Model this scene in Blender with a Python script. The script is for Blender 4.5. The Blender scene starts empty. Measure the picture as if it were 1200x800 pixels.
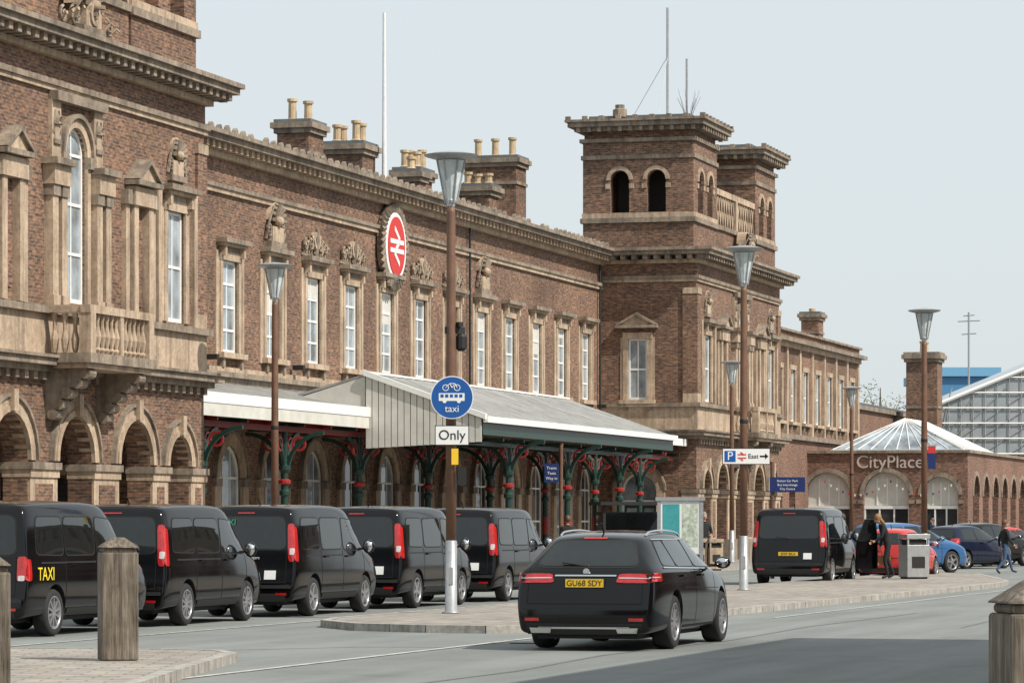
import bpy, bmesh, math, random
from mathutils import Vector, Matrix, Euler
from mathutils.bvhtree import BVHTree
random.seed(7)
PHI = math.radians(74.19)
SC = bpy.context.scene
COL = SC.collection
R = math.radians

# ------------------------------------------------------------ materials
def newmat(name):
    m = bpy.data.materials.new(name); m.use_nodes = True
    nt = m.node_tree; b = nt.nodes['Principled BSDF']
    return m, nt, b
def noise(nt, scale, detail=4, vec=None, rough=.6):
    n = nt.nodes.new('ShaderNodeTexNoise'); n.inputs['Scale'].default_value = scale
    n.inputs['Detail'].default_value = detail; n.inputs['Roughness'].default_value = rough
    if vec: nt.links.new(vec, n.inputs['Vector'])
    return n
def ramp(nt, fac, stops):
    r = nt.nodes.new('ShaderNodeValToRGB'); nt.links.new(fac, r.inputs[0])
    e = r.color_ramp.elements
    while len(e) < len(stops): e.new(.5)
    for i, (p, c) in enumerate(stops):
        e[i].position = p; e[i].color = (*c, 1)
    return r
def mixc(nt, a, b, fac, mode='MIX'):
    m = nt.nodes.new('ShaderNodeMix'); m.data_type = 'RGBA'; m.blend_type = mode
    for sock, v in ((m.inputs[0], fac), (m.inputs[6], a), (m.inputs[7], b)):
        if hasattr(v, 'links'): nt.links.new(v, sock)
        elif isinstance(v, (int, float)): sock.default_value = v
        else: sock.default_value = (*v, 1)
    return m.outputs[2]
def bump(nt, b, h, s=.3, d=.02):
    n = nt.nodes.new('ShaderNodeBump'); n.inputs['Strength'].default_value = s; n.inputs['Distance'].default_value = d
    nt.links.new(h, n.inputs['Height']); nt.links.new(n.outputs[0], b.inputs['Normal'])
def objco(nt):
    t = nt.nodes.new('ShaderNodeTexCoord'); return t.outputs['Object']
def mapping(nt, vec, sc):
    m = nt.nodes.new('ShaderNodeMapping'); m.inputs['Scale'].default_value = sc
    nt.links.new(vec, m.inputs[0]); return m.outputs[0]

def plain(name, col, rough=.5, metal=0, var=.12, nscale=8, coat=0, spec=.5):
    m, nt, b = newmat(name)
    co = objco(nt); n = noise(nt, nscale, 5, co)
    r = ramp(nt, n.outputs[0], [(.3, tuple(c*(1-var) for c in col)), (.7, tuple(min(1, c*(1+var)) for c in col))])
    nt.links.new(r.outputs[0], b.inputs['Base Color'])
    b.inputs['Roughness'].default_value = rough; b.inputs['Metallic'].default_value = metal
    b.inputs['Coat Weight'].default_value = coat; b.inputs['Coat Roughness'].default_value = .04
    b.inputs['Specular IOR Level'].default_value = spec
    return m

def brickmat(name, c1, c2, mort, bw=.235, rh=.078, ms=.009, soot=.55, planar=False):
    m, nt, b = newmat(name)
    co = objco(nt)
    s = nt.nodes.new('ShaderNodeSeparateXYZ'); nt.links.new(co, s.inputs[0])
    c = nt.nodes.new('ShaderNodeCombineXYZ')
    if planar:
        nt.links.new(s.outputs[0], c.inputs[0]); nt.links.new(s.outputs[1], c.inputs[1])
    else:
        a = nt.nodes.new('ShaderNodeMath'); a.operation = 'ADD'
        nt.links.new(s.outputs[0], a.inputs[0]); nt.links.new(s.outputs[1], a.inputs[1])
        nt.links.new(a.outputs[0], c.inputs[0]); nt.links.new(s.outputs[2], c.inputs[1])
    br = nt.nodes.new('ShaderNodeTexBrick'); nt.links.new(c.outputs[0], br.inputs['Vector'])
    br.inputs['Scale'].default_value = 1; br.inputs['Brick Width'].default_value = bw
    br.inputs['Row Height'].default_value = rh; br.inputs['Mortar Size'].default_value = ms
    br.inputs['Color1'].default_value = (*c1, 1); br.inputs['Color2'].default_value = (*c2, 1)
    br.inputs['Mortar'].default_value = (*mort, 1); br.inputs['Bias'].default_value = -.05
    n2 = noise(nt, 1, 1, mapping(nt, c.outputs[0], (1.1/bw, 1.0/rh, 1)))
    r2 = ramp(nt, n2.outputs[0], [(.36, (.55, .55, .60)), (.5, (.95, .92, .9)), (.64, (1.5, 1.32, 1.15))])
    col = mixc(nt, br.outputs[0], r2.outputs[0], .85 if not planar else .4, 'MULTIPLY')
    n = noise(nt, .35, 6, co, .65)
    r = ramp(nt, n.outputs[0], [(.3, (soot, soot*.97, soot*.95)), (.65, (1.1, 1.08, 1.05))])
    col = mixc(nt, col, r.outputs[0], 1, 'MULTIPLY')
    nt.links.new(col, b.inputs['Base Color']); b.inputs['Roughness'].default_value = .9
    bump(nt, b, br.outputs['Fac'], -.4, .01)
    return m

def stonemat(name, light, dark, ns=1.2):
    m, nt, b = newmat(name)
    co = objco(nt)
    n = noise(nt, ns, 8, co, .7)
    r = ramp(nt, n.outputs[0], [(.32, dark), (.62, light)])
    st = noise(nt, 1.0, 4, mapping(nt, co, (5, 5, .5)), .6)
    r2 = ramp(nt, st.outputs[0], [(.3, (.52, .50, .49)), (.56, (1.05, 1.03, 1.0))])
    col = mixc(nt, r.outputs[0], r2.outputs[0], .8, 'MULTIPLY')
    f = noise(nt, 11, 5, co, .7)
    r3 = ramp(nt, f.outputs[0], [(.34, (.72, .70, .68)), (.55, (1.04, 1.03, 1.02))])
    col = mixc(nt, col, r3.outputs[0], .8, 'MULTIPLY')
    nt.links.new(col, b.inputs['Base Color']); b.inputs['Roughness'].default_value = .88
    bump(nt, b, f.outputs[0], .4, .02)
    return m

BRICK = brickmat('brick_weathered', (.250, .140, .092), (.110, .067, .051), (.24, .19, .145))
BRICKR = brickmat('brick_red', (.24, .125, .085), (.13, .074, .055), (.22, .17, .14), soot=.7)
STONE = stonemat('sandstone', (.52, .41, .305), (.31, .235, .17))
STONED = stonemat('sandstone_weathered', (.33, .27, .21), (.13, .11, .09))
SLATE = brickmat('slate_roof', (.10, .11, .12), (.06, .065, .07), (.03, .03, .03), .3, .2, .012, planar=True)
WHITE = plain('white_paint', (.76, .76, .73), .5, var=.05)
CREAM = plain('cream_boards', (.58, .565, .51), .6, var=.12, nscale=2)
WGLASS = plain('window_glass', (.27, .31, .34), .06, var=.6, nscale=1.1, spec=.8)
WDARK = plain('dark_glass', (.03, .035, .04), .06, var=.5, nscale=1, spec=.8)
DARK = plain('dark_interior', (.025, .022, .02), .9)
GREENP = plain('green_iron', (.012, .04, .03), .4)
REDP = plain('red_iron', (.30, .02, .02), .4)
DKRED = plain('dark_red_beam', (.16, .015, .015), .6)
TERRA = plain('chimney_pot_clay', (.46, .34, .21), .8, var=.25, nscale=3)
LEAD = plain('lead_grey', (.12, .13, .13), .6, var=.25, nscale=1)
POLEW = plain('flagpole_white', (.7, .7, .7), .4)

def canopy_roof_mat():
    m, nt, b = newmat('canopy_glazing')
    co = objco(nt)
    n = noise(nt, .8, 8, mapping(nt, co, (3, .8, 1)))
    r = ramp(nt, n.outputs[0], [(.3, (.17, .17, .16)), (.7, (.36, .36, .345))])
    nt.links.new(r.outputs[0], b.inputs['Base Color'])
    b.inputs['Roughness'].default_value = .5
    return m
CANR = canopy_roof_mat()
RIB = plain('canopy_rib', (.42, .42, .40), .5, var=.35, nscale=2)

def asphalt():
    m, nt, b = newmat('asphalt_worn')
    co = objco(nt)
    n = noise(nt, .25, 8, co, .7)
    r = ramp(nt, n.outputs[0], [(.3, (.168, .180, .170)), (.7, (.228, .240, .226))])
    f = noise(nt, 60, 3, co)
    r2 = ramp(nt, f.outputs[0], [(.3, (.72, .72, .72)), (.7, (1.2, 1.2, 1.2))])
    col = mixc(nt, r.outputs[0], r2.outputs[0], .8, 'MULTIPLY')
    st = noise(nt, 1, 5, mapping(nt, co, (.08, 1.1, 1)), .6)
    r3 = ramp(nt, st.outputs[0], [(.35, (.76, .76, .76)), (.6, (1.05, 1.05, 1.05))])
    col = mixc(nt, col, r3.outputs[0], .8, 'MULTIPLY')
    p = noise(nt, .7, 4, co, .6)
    r4 = ramp(nt, p.outputs[0], [(.28, (.78, .78, .79)), (.42, (1, 1, 1))])
    col = mixc(nt, col, r4.outputs[0], .8, 'MULTIPLY')
    nt.links.new(col, b.inputs['Base Color']); b.inputs['Roughness'].default_value = .85
    bump(nt, b, f.outputs[0], .25, .01)
    return m
ASPH = asphalt()
TAR = plain('tar_seam', (.13, .135, .13), .9, var=.3, nscale=9)
PAVE = brickmat('paving_slabs', (.325, .305, .275), (.255, .24, .215), (.15, .14, .125), .45, .3, .012, .75, planar=True)
KERB = stonemat('kerb_granite', (.42, .405, .375), (.27, .26, .24), 3)
GROUNDM = plain('ground_far', (.16, .155, .14), .9, var=.25, nscale=.1)
def paintline():
    m, nt, b = newmat('road_paint')
    n = noise(nt, 7, 6, objco(nt), .7)
    r = ramp(nt, n.outputs[0], [(.38, (.27, .275, .26)), (.6, (.52, .515, .48))])
    nt.links.new(r.outputs[0], b.inputs['Base Color']); b.inputs['Roughness'].default_value = .8
    return m
LINE = paintline()

def carpaint(name, col, rough=.06):
    m, nt, b = newmat(name)
    n = noise(nt, 2.5, 6, objco(nt), .65)
    r = ramp(nt, n.outputs[0], [(.35, col), (.75, tuple(c*1.15+.002 for c in col))])
    nt.links.new(r.outputs[0], b.inputs['Base Color'])
    rr = ramp(nt, n.outputs[0], [(.3, (rough,)*3), (.75, (rough+.07,)*3)])
    nt.links.new(rr.outputs[0], b.inputs['Roughness'])
    b.inputs['Specular IOR Level'].default_value = .42
    return m
CBLACK = carpaint('black_car_paint', (.0025, .0025, .003))
CRED = carpaint('red_car_paint', (.45, .03, .025))
CBLUE = carpaint('blue_car_paint', (.04, .11, .24))
CNAVY = carpaint('navy_car_paint', (.008, .012, .03))
CGLASS = plain('car_glass', (.010, .013, .013), .02, var=.2, spec=.75)
TYRE = plain('tyre_rubber', (.02, .02, .02), .85)
ALLOY = plain('alloy_wheel', (.42, .42, .43), .3, metal=.7)
CHROME = plain('chrome', (.75, .75, .75), .12, metal=1, var=.02)
TRIM = plain('black_plastic', (.012, .012, .012), .6)
GAP = plain('panel_gap', (.001, .001, .001), .9)
LAMPR = plain('tail_lamp_red', (.42, .012, .012), .12, coat=1, var=.25, nscale=14)
LAMPW = plain('tail_lamp_clear', (.6, .5, .5), .12, coat=1)
YEL = plain('plate_yellow', (.80, .50, .03), .4, var=.03)
TXTB = plain('text_black', (.01, .01, .01), .5)
TXTY = plain('text_yellow', (.8, .6, .02), .5)
TXTG = plain('text_green', (.03, .28, .18), .5)
TXTW = plain('text_white', (.75, .75, .75), .5)
SBLUE = plain('sign_blue', (.01, .09, .33), .35, var=.05)
SWHITE = plain('sign_white', (.76, .76, .74), .35, var=.03)
SNAVY = plain('sign_navy', (.01, .025, .12), .35)
SRED = plain('sign_red', (.55, .025, .018), .5, var=.05)
RUST = plain('brown_post', (.15, .075, .045), .55, var=.25, nscale=3)
GALV = plain('galvanised_steel', (.36, .37, .38), .4, metal=.4, var=.15)
LAMPG = plain('lantern_glass', (.5, .55, .55), .1, var=.2, nscale=6)
STEEL = plain('bin_steel', (.5, .51, .51), .35, metal=.6)
SKIN = plain('skin', (.48, .28, .20), .55, var=.05)
def woodmat():
    m, nt, b = newmat('weathered_timber')
    co = objco(nt)
    n = noise(nt, 1, 8, mapping(nt, co, (26, 26, 1.6)), .7)
    r = ramp(nt, n.outputs[0], [(.3, (.05, .037, .027)), (.5, (.17, .14, .107)), (.7, (.31, .27, .22))])
    l = noise(nt, 3, 4, co); r2 = ramp(nt, l.outputs[0], [(.35, (.6, .58, .55)), (.65, (1.1, 1.1, 1.1))])
    nt.links.new(mixc(nt, r.outputs[0], r2.outputs[0], .8, 'MULTIPLY'), b.inputs['Base Color'])
    b.inputs['Roughness'].default_value = .9; bump(nt, b, n.outputs[0], .8, .03)
    return m
WOOD = woodmat()

# ------------------------------------------------------------ mesh builder
class MB:
    def __init__(s): s.bm = bmesh.new(); s.m = []
    def mi(s, m):
        if m not in s.m: s.m.append(m)
        return s.m.index(m)
    def face(s, pts, m):
        try:
            f = s.bm.faces.new([s.bm.verts.new(p) for p in pts]); f.material_index = s.mi(m)
        except ValueError: pass
    def hexa(s, p, m):
        v = [s.bm.verts.new(q) for q in p]; k = s.mi(m)
        for a in ((0,1,2,3),(4,7,6,5),(0,4,5,1),(1,5,6,2),(2,6,7,3),(3,7,4,0)):
            f = s.bm.faces.new([v[i] for i in a]); f.material_index = k
    def box(s, x0,x1,y0,y1,z0,z1,m):
        s.hexa([(x0,y0,z0),(x1,y0,z0),(x1,y1,z0),(x0,y1,z0),(x0,y0,z1),(x1,y0,z1),(x1,y1,z1),(x0,y1,z1)], m)
    def bx(s, M, a0,a1,d0,d1,z0,z1,m):
        s.hexa([M(a0,d0,z0),M(a1,d0,z0),M(a1,d1,z0),M(a0,d1,z0),M(a0,d0,z1),M(a1,d0,z1),M(a1,d1,z1),M(a0,d1,z1)], m)
    def prism(s, poly, off, m):
        off = Vector(off); n = len(poly); k = s.mi(m)
        A = [s.bm.verts.new(Vector(p)) for p in poly]; B = [s.bm.verts.new(Vector(p)+off) for p in poly]
        fs = [s.bm.faces.new(A), s.bm.faces.new(B[::-1])]
        for i in range(n): fs.append(s.bm.faces.new([A[i],B[i],B[(i+1)%n],A[(i+1)%n]]))
        for f in fs: f.material_index = k
    def lathe(s, prof, c, n, m, axis='z', smooth=False, cap=True):
        k = s.mi(m); rings = []
        for r, h in prof:
            ring = []
            for i in range(n):
                a = 2*math.pi*i/n; x, y = r*math.cos(a), r*math.sin(a)
                p = (x, y, h) if axis == 'z' else (x, h, y) if axis == 'y' else (h, x, y)
                ring.append(s.bm.verts.new(Vector(c)+Vector(p)))
            rings.append(ring)
        for a, b in zip(rings, rings[1:]):
            for i in range(n):
                f = s.bm.faces.new([a[i],a[(i+1)%n],b[(i+1)%n],b[i]]); f.material_index = k; f.smooth = smooth
        if cap:
            for ring in (rings[0], rings[-1]):
                f = s.bm.faces.new(ring); f.material_index = k
    def blob(s, c, r, m, sc=(1,1,1), sub=1):
        k = s.mi(m)
        mt = Matrix.Translation(Vector(c)) @ Matrix.Diagonal((*sc, 1))
        o = bmesh.ops.create_icosphere(s.bm, subdivisions=sub, radius=r, matrix=mt)
        for v in o['verts']:
            for f in v.link_faces: f.material_index = k; f.smooth = True
    def tube(s, pts, rad, m, n=6, r1=None):
        N_ = len(pts)-1
        for i, (p, q) in enumerate(zip(pts, pts[1:])):
            p, q = Vector(p), Vector(q); d = q-p
            if d.length < 1e-5: continue
            ra = rad if r1 is None else rad+(r1-rad)*i/N_; rb = rad if r1 is None else rad+(r1-rad)*(i+1)/N_
            rot = d.to_track_quat('Z', 'Y').to_matrix().to_4x4()
            T = Matrix.Translation(p) @ rot
            k = s.mi(m); A = []; B = []
            for j in range(n):
                a = 2*math.pi*j/n; c_, s_ = math.cos(a), math.sin(a)
                A.append(s.bm.verts.new(T @ Vector((ra*c_,ra*s_,0)))); B.append(s.bm.verts.new(T @ Vector((rb*c_,rb*s_,d.length))))
            fs = [s.bm.faces.new(A), s.bm.faces.new(B)]
            for j in range(n): fs.append(s.bm.faces.new([A[j],A[(j+1)%n],B[(j+1)%n],B[j]]))
            for f in fs: f.material_index = k
    def arcseg(s, M, c, zc, r0, r1, t0, t1, d0, d1, n, m):
        for i in range(n):
            a = t0+(t1-t0)*i/n; b = t0+(t1-t0)*(i+1)/n
            q = [(r0,a),(r1,a),(r1,b),(r0,b)]
            P = [(c+r*math.cos(t), zc+r*math.sin(t)) for r, t in q]
            s.hexa([M(x,d0,z) for x,z in P]+[M(x,d1,z) for x,z in P], m)
    def archfill(s, M, c, w, zb, zt, d0, d1, m, n=10):
        r = w/2; zs = zt-r
        for i in range(n):
            a = math.pi*(1-i/n); b = math.pi*(1-(i+1)/n)
            xa, za, xb, zb2 = c+r*math.cos(a), zs+r*math.sin(a), c+r*math.cos(b), zs+r*math.sin(b)
            P = [(xa,zb),(xb,zb),(xb,zb2),(xa,za)]
            s.hexa([M(x,d0,z) for x,z in P]+[M(x,d1,z) for x,z in P], m)
    def wall(s, M, a0, a1, z0, z1, th, ops, m, n=12):
        cur = a0
        for (c, w, zb, zt, arch) in sorted(ops):
            l, r = c-w/2, c+w/2
            if l > cur+1e-4: s.bx(M, cur, l, -th, 0, z0, z1, m)
            if zb > z0+1e-4: s.bx(M, l, r, -th, 0, z0, zb, m)
            if not arch:
                if z1 > zt+1e-4: s.bx(M, l, r, -th, 0, zt, z1, m)
            else:
                R_ = w/2; zs = zt-R_
                for i in range(n):
                    a = math.pi*(1-i/n); b = math.pi*(1-(i+1)/n)
                    P = [(c+R_*math.cos(a), zs+R_*math.sin(a)), (c+R_*math.cos(b), zs+R_*math.sin(b))]
                    P = [P[0], P[1], (P[1][0], z1), (P[0][0], z1)]
                    s.hexa([M(x,-th,z) for x,z in P]+[M(x,0,z) for x,z in P], m)
            cur = r
        if a1 > cur+1e-4: s.bx(M, cur, a1, -th, 0, z0, z1, m)
    def done(s, name, parent=None, smooth=False, bevel=0, recalc=True):
        if recalc: bmesh.ops.recalc_face_normals(s.bm, faces=s.bm.faces[:])
        me = bpy.data.meshes.new(name); s.bm.to_mesh(me); s.bm.free()
        for m in s.m: me.materials.append(m)
        if smooth:
            for p in me.polygons: p.use_smooth = True
        o = bpy.data.objects.new(name, me); COL.objects.link(o)
        if parent: o.parent = parent
        if bevel:
            b = o.modifiers.new('bevel', 'BEVEL'); b.width = bevel; b.segments = 2; b.limit_method = 'ANGLE'
        return o

def empty(name, loc=(0,0,0), rz=0):
    e = bpy.data.objects.new(name, None); COL.objects.link(e)
    e.location = loc; e.rotation_euler = (0,0,rz); e.empty_display_size = .3
    return e
def st(s, t, z=0):
    return Vector((s*math.cos(PHI)+t*math.sin(PHI), s*math.sin(PHI)-t*math.cos(PHI), z))
def text(body, size, loc, rot, mat, parent, name='lettering', ext=.003, align='CENTER'):
    c = bpy.data.curves.new(name, 'FONT'); c.body = body; c.size = size; c.extrude = ext
    c.align_x = align; c.align_y = 'CENTER'; c.materials.append(mat)
    o = bpy.data.objects.new(name, c); COL.objects.link(o); o.parent = parent
    o.location = loc; o.rotation_euler = rot
    return o

MF = lambda w0: (lambda a,d,z: Vector((a, w0-d, z)))
ML = lambda s0: (lambda a,d,z: Vector((s0-d, a, z)))
MR = lambda s0: (lambda a,d,z: Vector((s0+d, a, z)))
MK = lambda w0: (lambda a,d,z: Vector((a, w0+d, z)))

# ------------------------------------------------------------ station
ST = empty('railway_station', (0,0,0), PHI)
W = MB(); T = MB(); N = MB(); D = MB(); C = MB(); F = MB()
BLIND = plain('window_blind', (.55, .54, .50), .8, var=.08)

def sash(M, c, w, zb, zt, arch=False, g=None, dd=-.10, nv=1, nh=2, blind=0):
    g = g or WGLASS
    if arch: N.archfill(M, c, w, zb, zt, dd-.03, dd, g)
    else: N.bx(M, c-w/2, c+w/2, dd-.03, dd, zb, zt, g)
    f = .08; zs = zt-w/2 if arch else zt
    N.bx(M, c-w/2, c-w/2+f, dd, dd+.04, zb, zs, WHITE); N.bx(M, c+w/2-f, c+w/2, dd, dd+.04, zb, zs, WHITE)
    N.bx(M, c-w/2+f, c+w/2-f, dd, dd+.045, zb, zb+f*1.3, WHITE)
    if arch: N.arcseg(M, c, zs, w/2-f, w/2, 0, math.pi, dd, dd+.04, 10, WHITE)
    else: N.bx(M, c-w/2+f, c+w/2-f, dd, dd+.042, zt-f, zt, WHITE)
    if blind: N.bx(M, c-w/2+f, c+w/2-f, dd+.0005, dd+.0012, zt-f-blind*(zt-zb), zt-f, BLIND)
    for i in range(1, nh+(1 if arch else 0)):
        z = zb+(zs-zb)*i/nh
        N.bx(M, c-w/2+f, c+w/2-f, dd+.0014, dd+.03, z-.035, z+.035, WHITE)
    for i in range(1, nv+1):
        x = c-w/2+w*i/(nv+1)
        N.bx(M, x-.025, x+.025, dd+.002, dd+.02, zb+f*1.3, (zt if arch else zt-f)-.02, WHITE)

def surround(M, c, w, zb, zt, hood=True, sill=True, p=.06, aw=.2):
    T.bx(M, c-w/2-aw, c-w/2, -.2, p, zb, zt, STONE); T.bx(M, c+w/2, c+w/2+aw, -.2, p, zb, zt, STONE)
    T.bx(M, c-w/2-aw*1.6, c-w/2-aw, -.05, p*.5, zb, zt+.05, STONE); T.bx(M, c+w/2+aw, c+w/2+aw*1.6, -.05, p*.5, zb, zt+.05, STONE)
    T.bx(M, c-w/2-aw-.02, c+w/2+aw+.02, -.2, p+.02, zt, zt+.25, STONE)
    if hood:
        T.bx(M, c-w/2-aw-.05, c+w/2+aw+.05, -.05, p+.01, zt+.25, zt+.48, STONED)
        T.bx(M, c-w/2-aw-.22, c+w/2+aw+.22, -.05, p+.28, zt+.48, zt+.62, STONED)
        T.bx(M, c-w/2-aw-.12, c+w/2+aw+.12, -.05, p+.16, zt+.40, zt+.477, STONE)
        for q in (-1, 1):
            x = c+q*(w/2+aw*.6)
            T.bx(M, x-.08, x+.08, p+.01, p+.15, zt+.12, zt+.40, STONE)
    if sill:
        T.bx(M, c-w/2-aw-.15, c+w/2+aw+.15, -.22, p+.16, zb-.16, zb, STONE)
        for q in (-1, 1):
            x = c+q*(w/2+aw*.5); T.bx(M, x-.09, x+.09, -.05, p+.08, zb-.42, zb-.16, STONED)

def pediment(M, c, w, z, h, p):
    P = [(c-w/2, z), (c+w/2, z), (c, z+h)]
    T.prism([M(x,-.05,zz) for x,zz in P], M(0,p,0)-M(0,-.05,0), STONE)
    for q in (-1, 1):
        a = [(c+q*w/2, z), (c+q*(w/2+.12), z+.02), (c, z+h+.13), (c, z+h)]
        T.prism([M(x,-.05,zz) for x,zz in a], M(0,p+.1,0)-M(0,-.05,0), STONED)
    T.bx(M, c-w/2-.12, c+w/2+.12, -.05, p+.1, z-.12, z-.001, STONED)

def volute(M, x, z, r, q, p, turns=1.6, m=None, th=.04, up=1):
    pts = []
    for i in range(13):
        f = i/12; a = math.pi/2+q*turns*2*math.pi*f; rr = r*(1-.8*f)
        pts.append(M(x+rr*math.cos(a), p+.04*f, z+up*rr*math.sin(a)))
    C.tube(pts, th, m or STONED, 5, th*.6)
def crest(M, c, z, w, h, p=.1, big=True):
    if big:
        C.bx(M, c-w*.40, c+w*.40, -.03, p+.03, z, z+h*.12, STONED)
        C.bx(M, c-w*.28, c+w*.28, -.03, p, z+h*.12, z+h*.42, STONE)
        zc = z+h*.55; r = min(w*.30, h*.40)
        for i in range(9):
            a = math.pi*(i/8)
            C.tube([M(c, p*.6, zc), M(c+r*math.cos(a), p+.05, zc+r*math.sin(a))], .03, STONED, 5, .065)
        C.blob(M(c, p+.03, zc-.02), r*.3, STONE, sub=2)
        C.arcseg(M, c, zc, r*1.02, r*1.12, 0, math.pi, -.03, p*.7, 10, STONE)
        for q in (-1, 1):
            volute(M, c+q*w*.36, z+h*.32, w*.13, q, p*.6, th=.045)
            volute(M, c+q*w*.24, z+h*.62, w*.09, q, p*.6, th=.035)
            C.tube([M(c+q*w*.46,p*.4,z+h*.15), M(c+q*w*.38,p*.7,z+h*.5), M(c+q*w*.2,p,z+h*.85)], .05, STONED, 5, .02)
    else:
        C.bx(M, c-w/2, c+w/2, -.03, .05, z, z+h*.1, STONED)
        for q in (-1, 1):
            volute(M, c+q*w*.20, z+h*.45, h*.30, q, p*.6, th=.05)
            volute(M, c+q*w*.40, z+h*.36, h*.22, -q, p*.6, th=.045)
            for k in range(4):
                x = c+q*w*(.12+.1*k)
                C.tube([M(x,p*.3,z+h*.1), M(x+q*.06,p*.9,z+h*(.7-.1*k)), M(x+q*.14,p,z+h*(.62-.1*k))], .045, STONE, 5, .02)
        C.tube([M(c,p*.5,z+h*.1), M(c,p,z+h*.5), M(c,p*1.1,z+h*.95)], .11, STONED, 6, .06)
        C.arcseg(M, c, z+h*.55, h*.2, h*.32, 0, 2*math.pi, -.02, p*1.1, 10, STONE)

def slab(s0,s1,w0,w1,z0,z1,p,m):
    T.box(s0-p,s1+p,w0-p,w1+p,z0,z1,m)

def dent(M, a0, a1, z0, z1, d0, d1, pitch, wd, m):
    n = int((a1-a0)/pitch)
    for i in range(n):
        x = a0+(i+.5)*(a1-a0)/n
        T.bx(M, x-wd/2, x+wd/2, d0, d1, z0, z1, m)

def belvedere(s0, s1, w0, w1, zb):
    W.box(s0, s1, w0, w1, zb, 14.05, BRICK)
    slab(s0, s1, w0, w1, 13.95, 14.15, .10, STONED)
    slab(s0, s1, w0, w1, 14.15, 14.35, .04, STONE)
    z0, z1 = 14.35, 17.35
    for (M, a0, a1) in ((MF(w0), s0, s1), (ML(s0), w0+.4, w1-.4), (MR(s1), w0+.4, w1-.4), (MK(w1), s0, s1)):
        L = a1-a0; c1, c2 = a0+L*.3, a1-L*.3; ww = .95 if L > 3.9 else .8
        W.wall(M, a0, a1, z0, z1, .4, [(c1, ww, z0+.02, 16.1, True), (c2, ww, z0+.02, 16.1, True)], BRICK)
        for c in (c1, c2):
            T.arcseg(M, c, 16.1-ww/2, ww/2, ww/2+.16, 0, math.pi, -.1, .06, 10, STONE)
            T.bx(M, c-ww/2-.2, c-ww/2, -.1, .05, 15.35, 15.55, STONE); T.bx(M, c+ww/2, c+ww/2+.2, -.1, .05, 15.35, 15.55, STONE)
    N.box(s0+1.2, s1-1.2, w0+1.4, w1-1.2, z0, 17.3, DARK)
    T.box(s0-.07, s1+.07, w0-.07, w1+.07, 16.55, 16.72, STONED)
    W.box(s0+.05, s1-.05, w0+.05, w1-.05, 17.35, 17.7, BRICK)
    slab(s0, s1, w0, w1, 17.25, 17.4, .12, STONED)
    slab(s0, s1, w0, w1, 17.7, 17.86, .30, STONED)
    slab(s0, s1, w0, w1, 17.86, 18.06, .52, STONED)
    slab(s0, s1, w0, w1, 18.06, 18.16, .62, STONED)
    for (M, a0, a1) in ((MF(w0), s0, s1), (ML(s0), w0, w1), (MR(s1), w0, w1)):
        dent(M, a0-.3, a1+.3, 17.66, 17.85, .28, .46, .42, .16, STONED)
        n = 9
        for i in range(n):
            x = a0-.5+(a1-a0+1)*i/(n-1)
            C.bx(M, x-.10, x+.10, .40, .58, 18.16, 18.30, STONED)
    T.box(s0+.2, s1-.2, w0+.2, w1-.2, 18.06, 18.36, LEAD)

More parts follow.
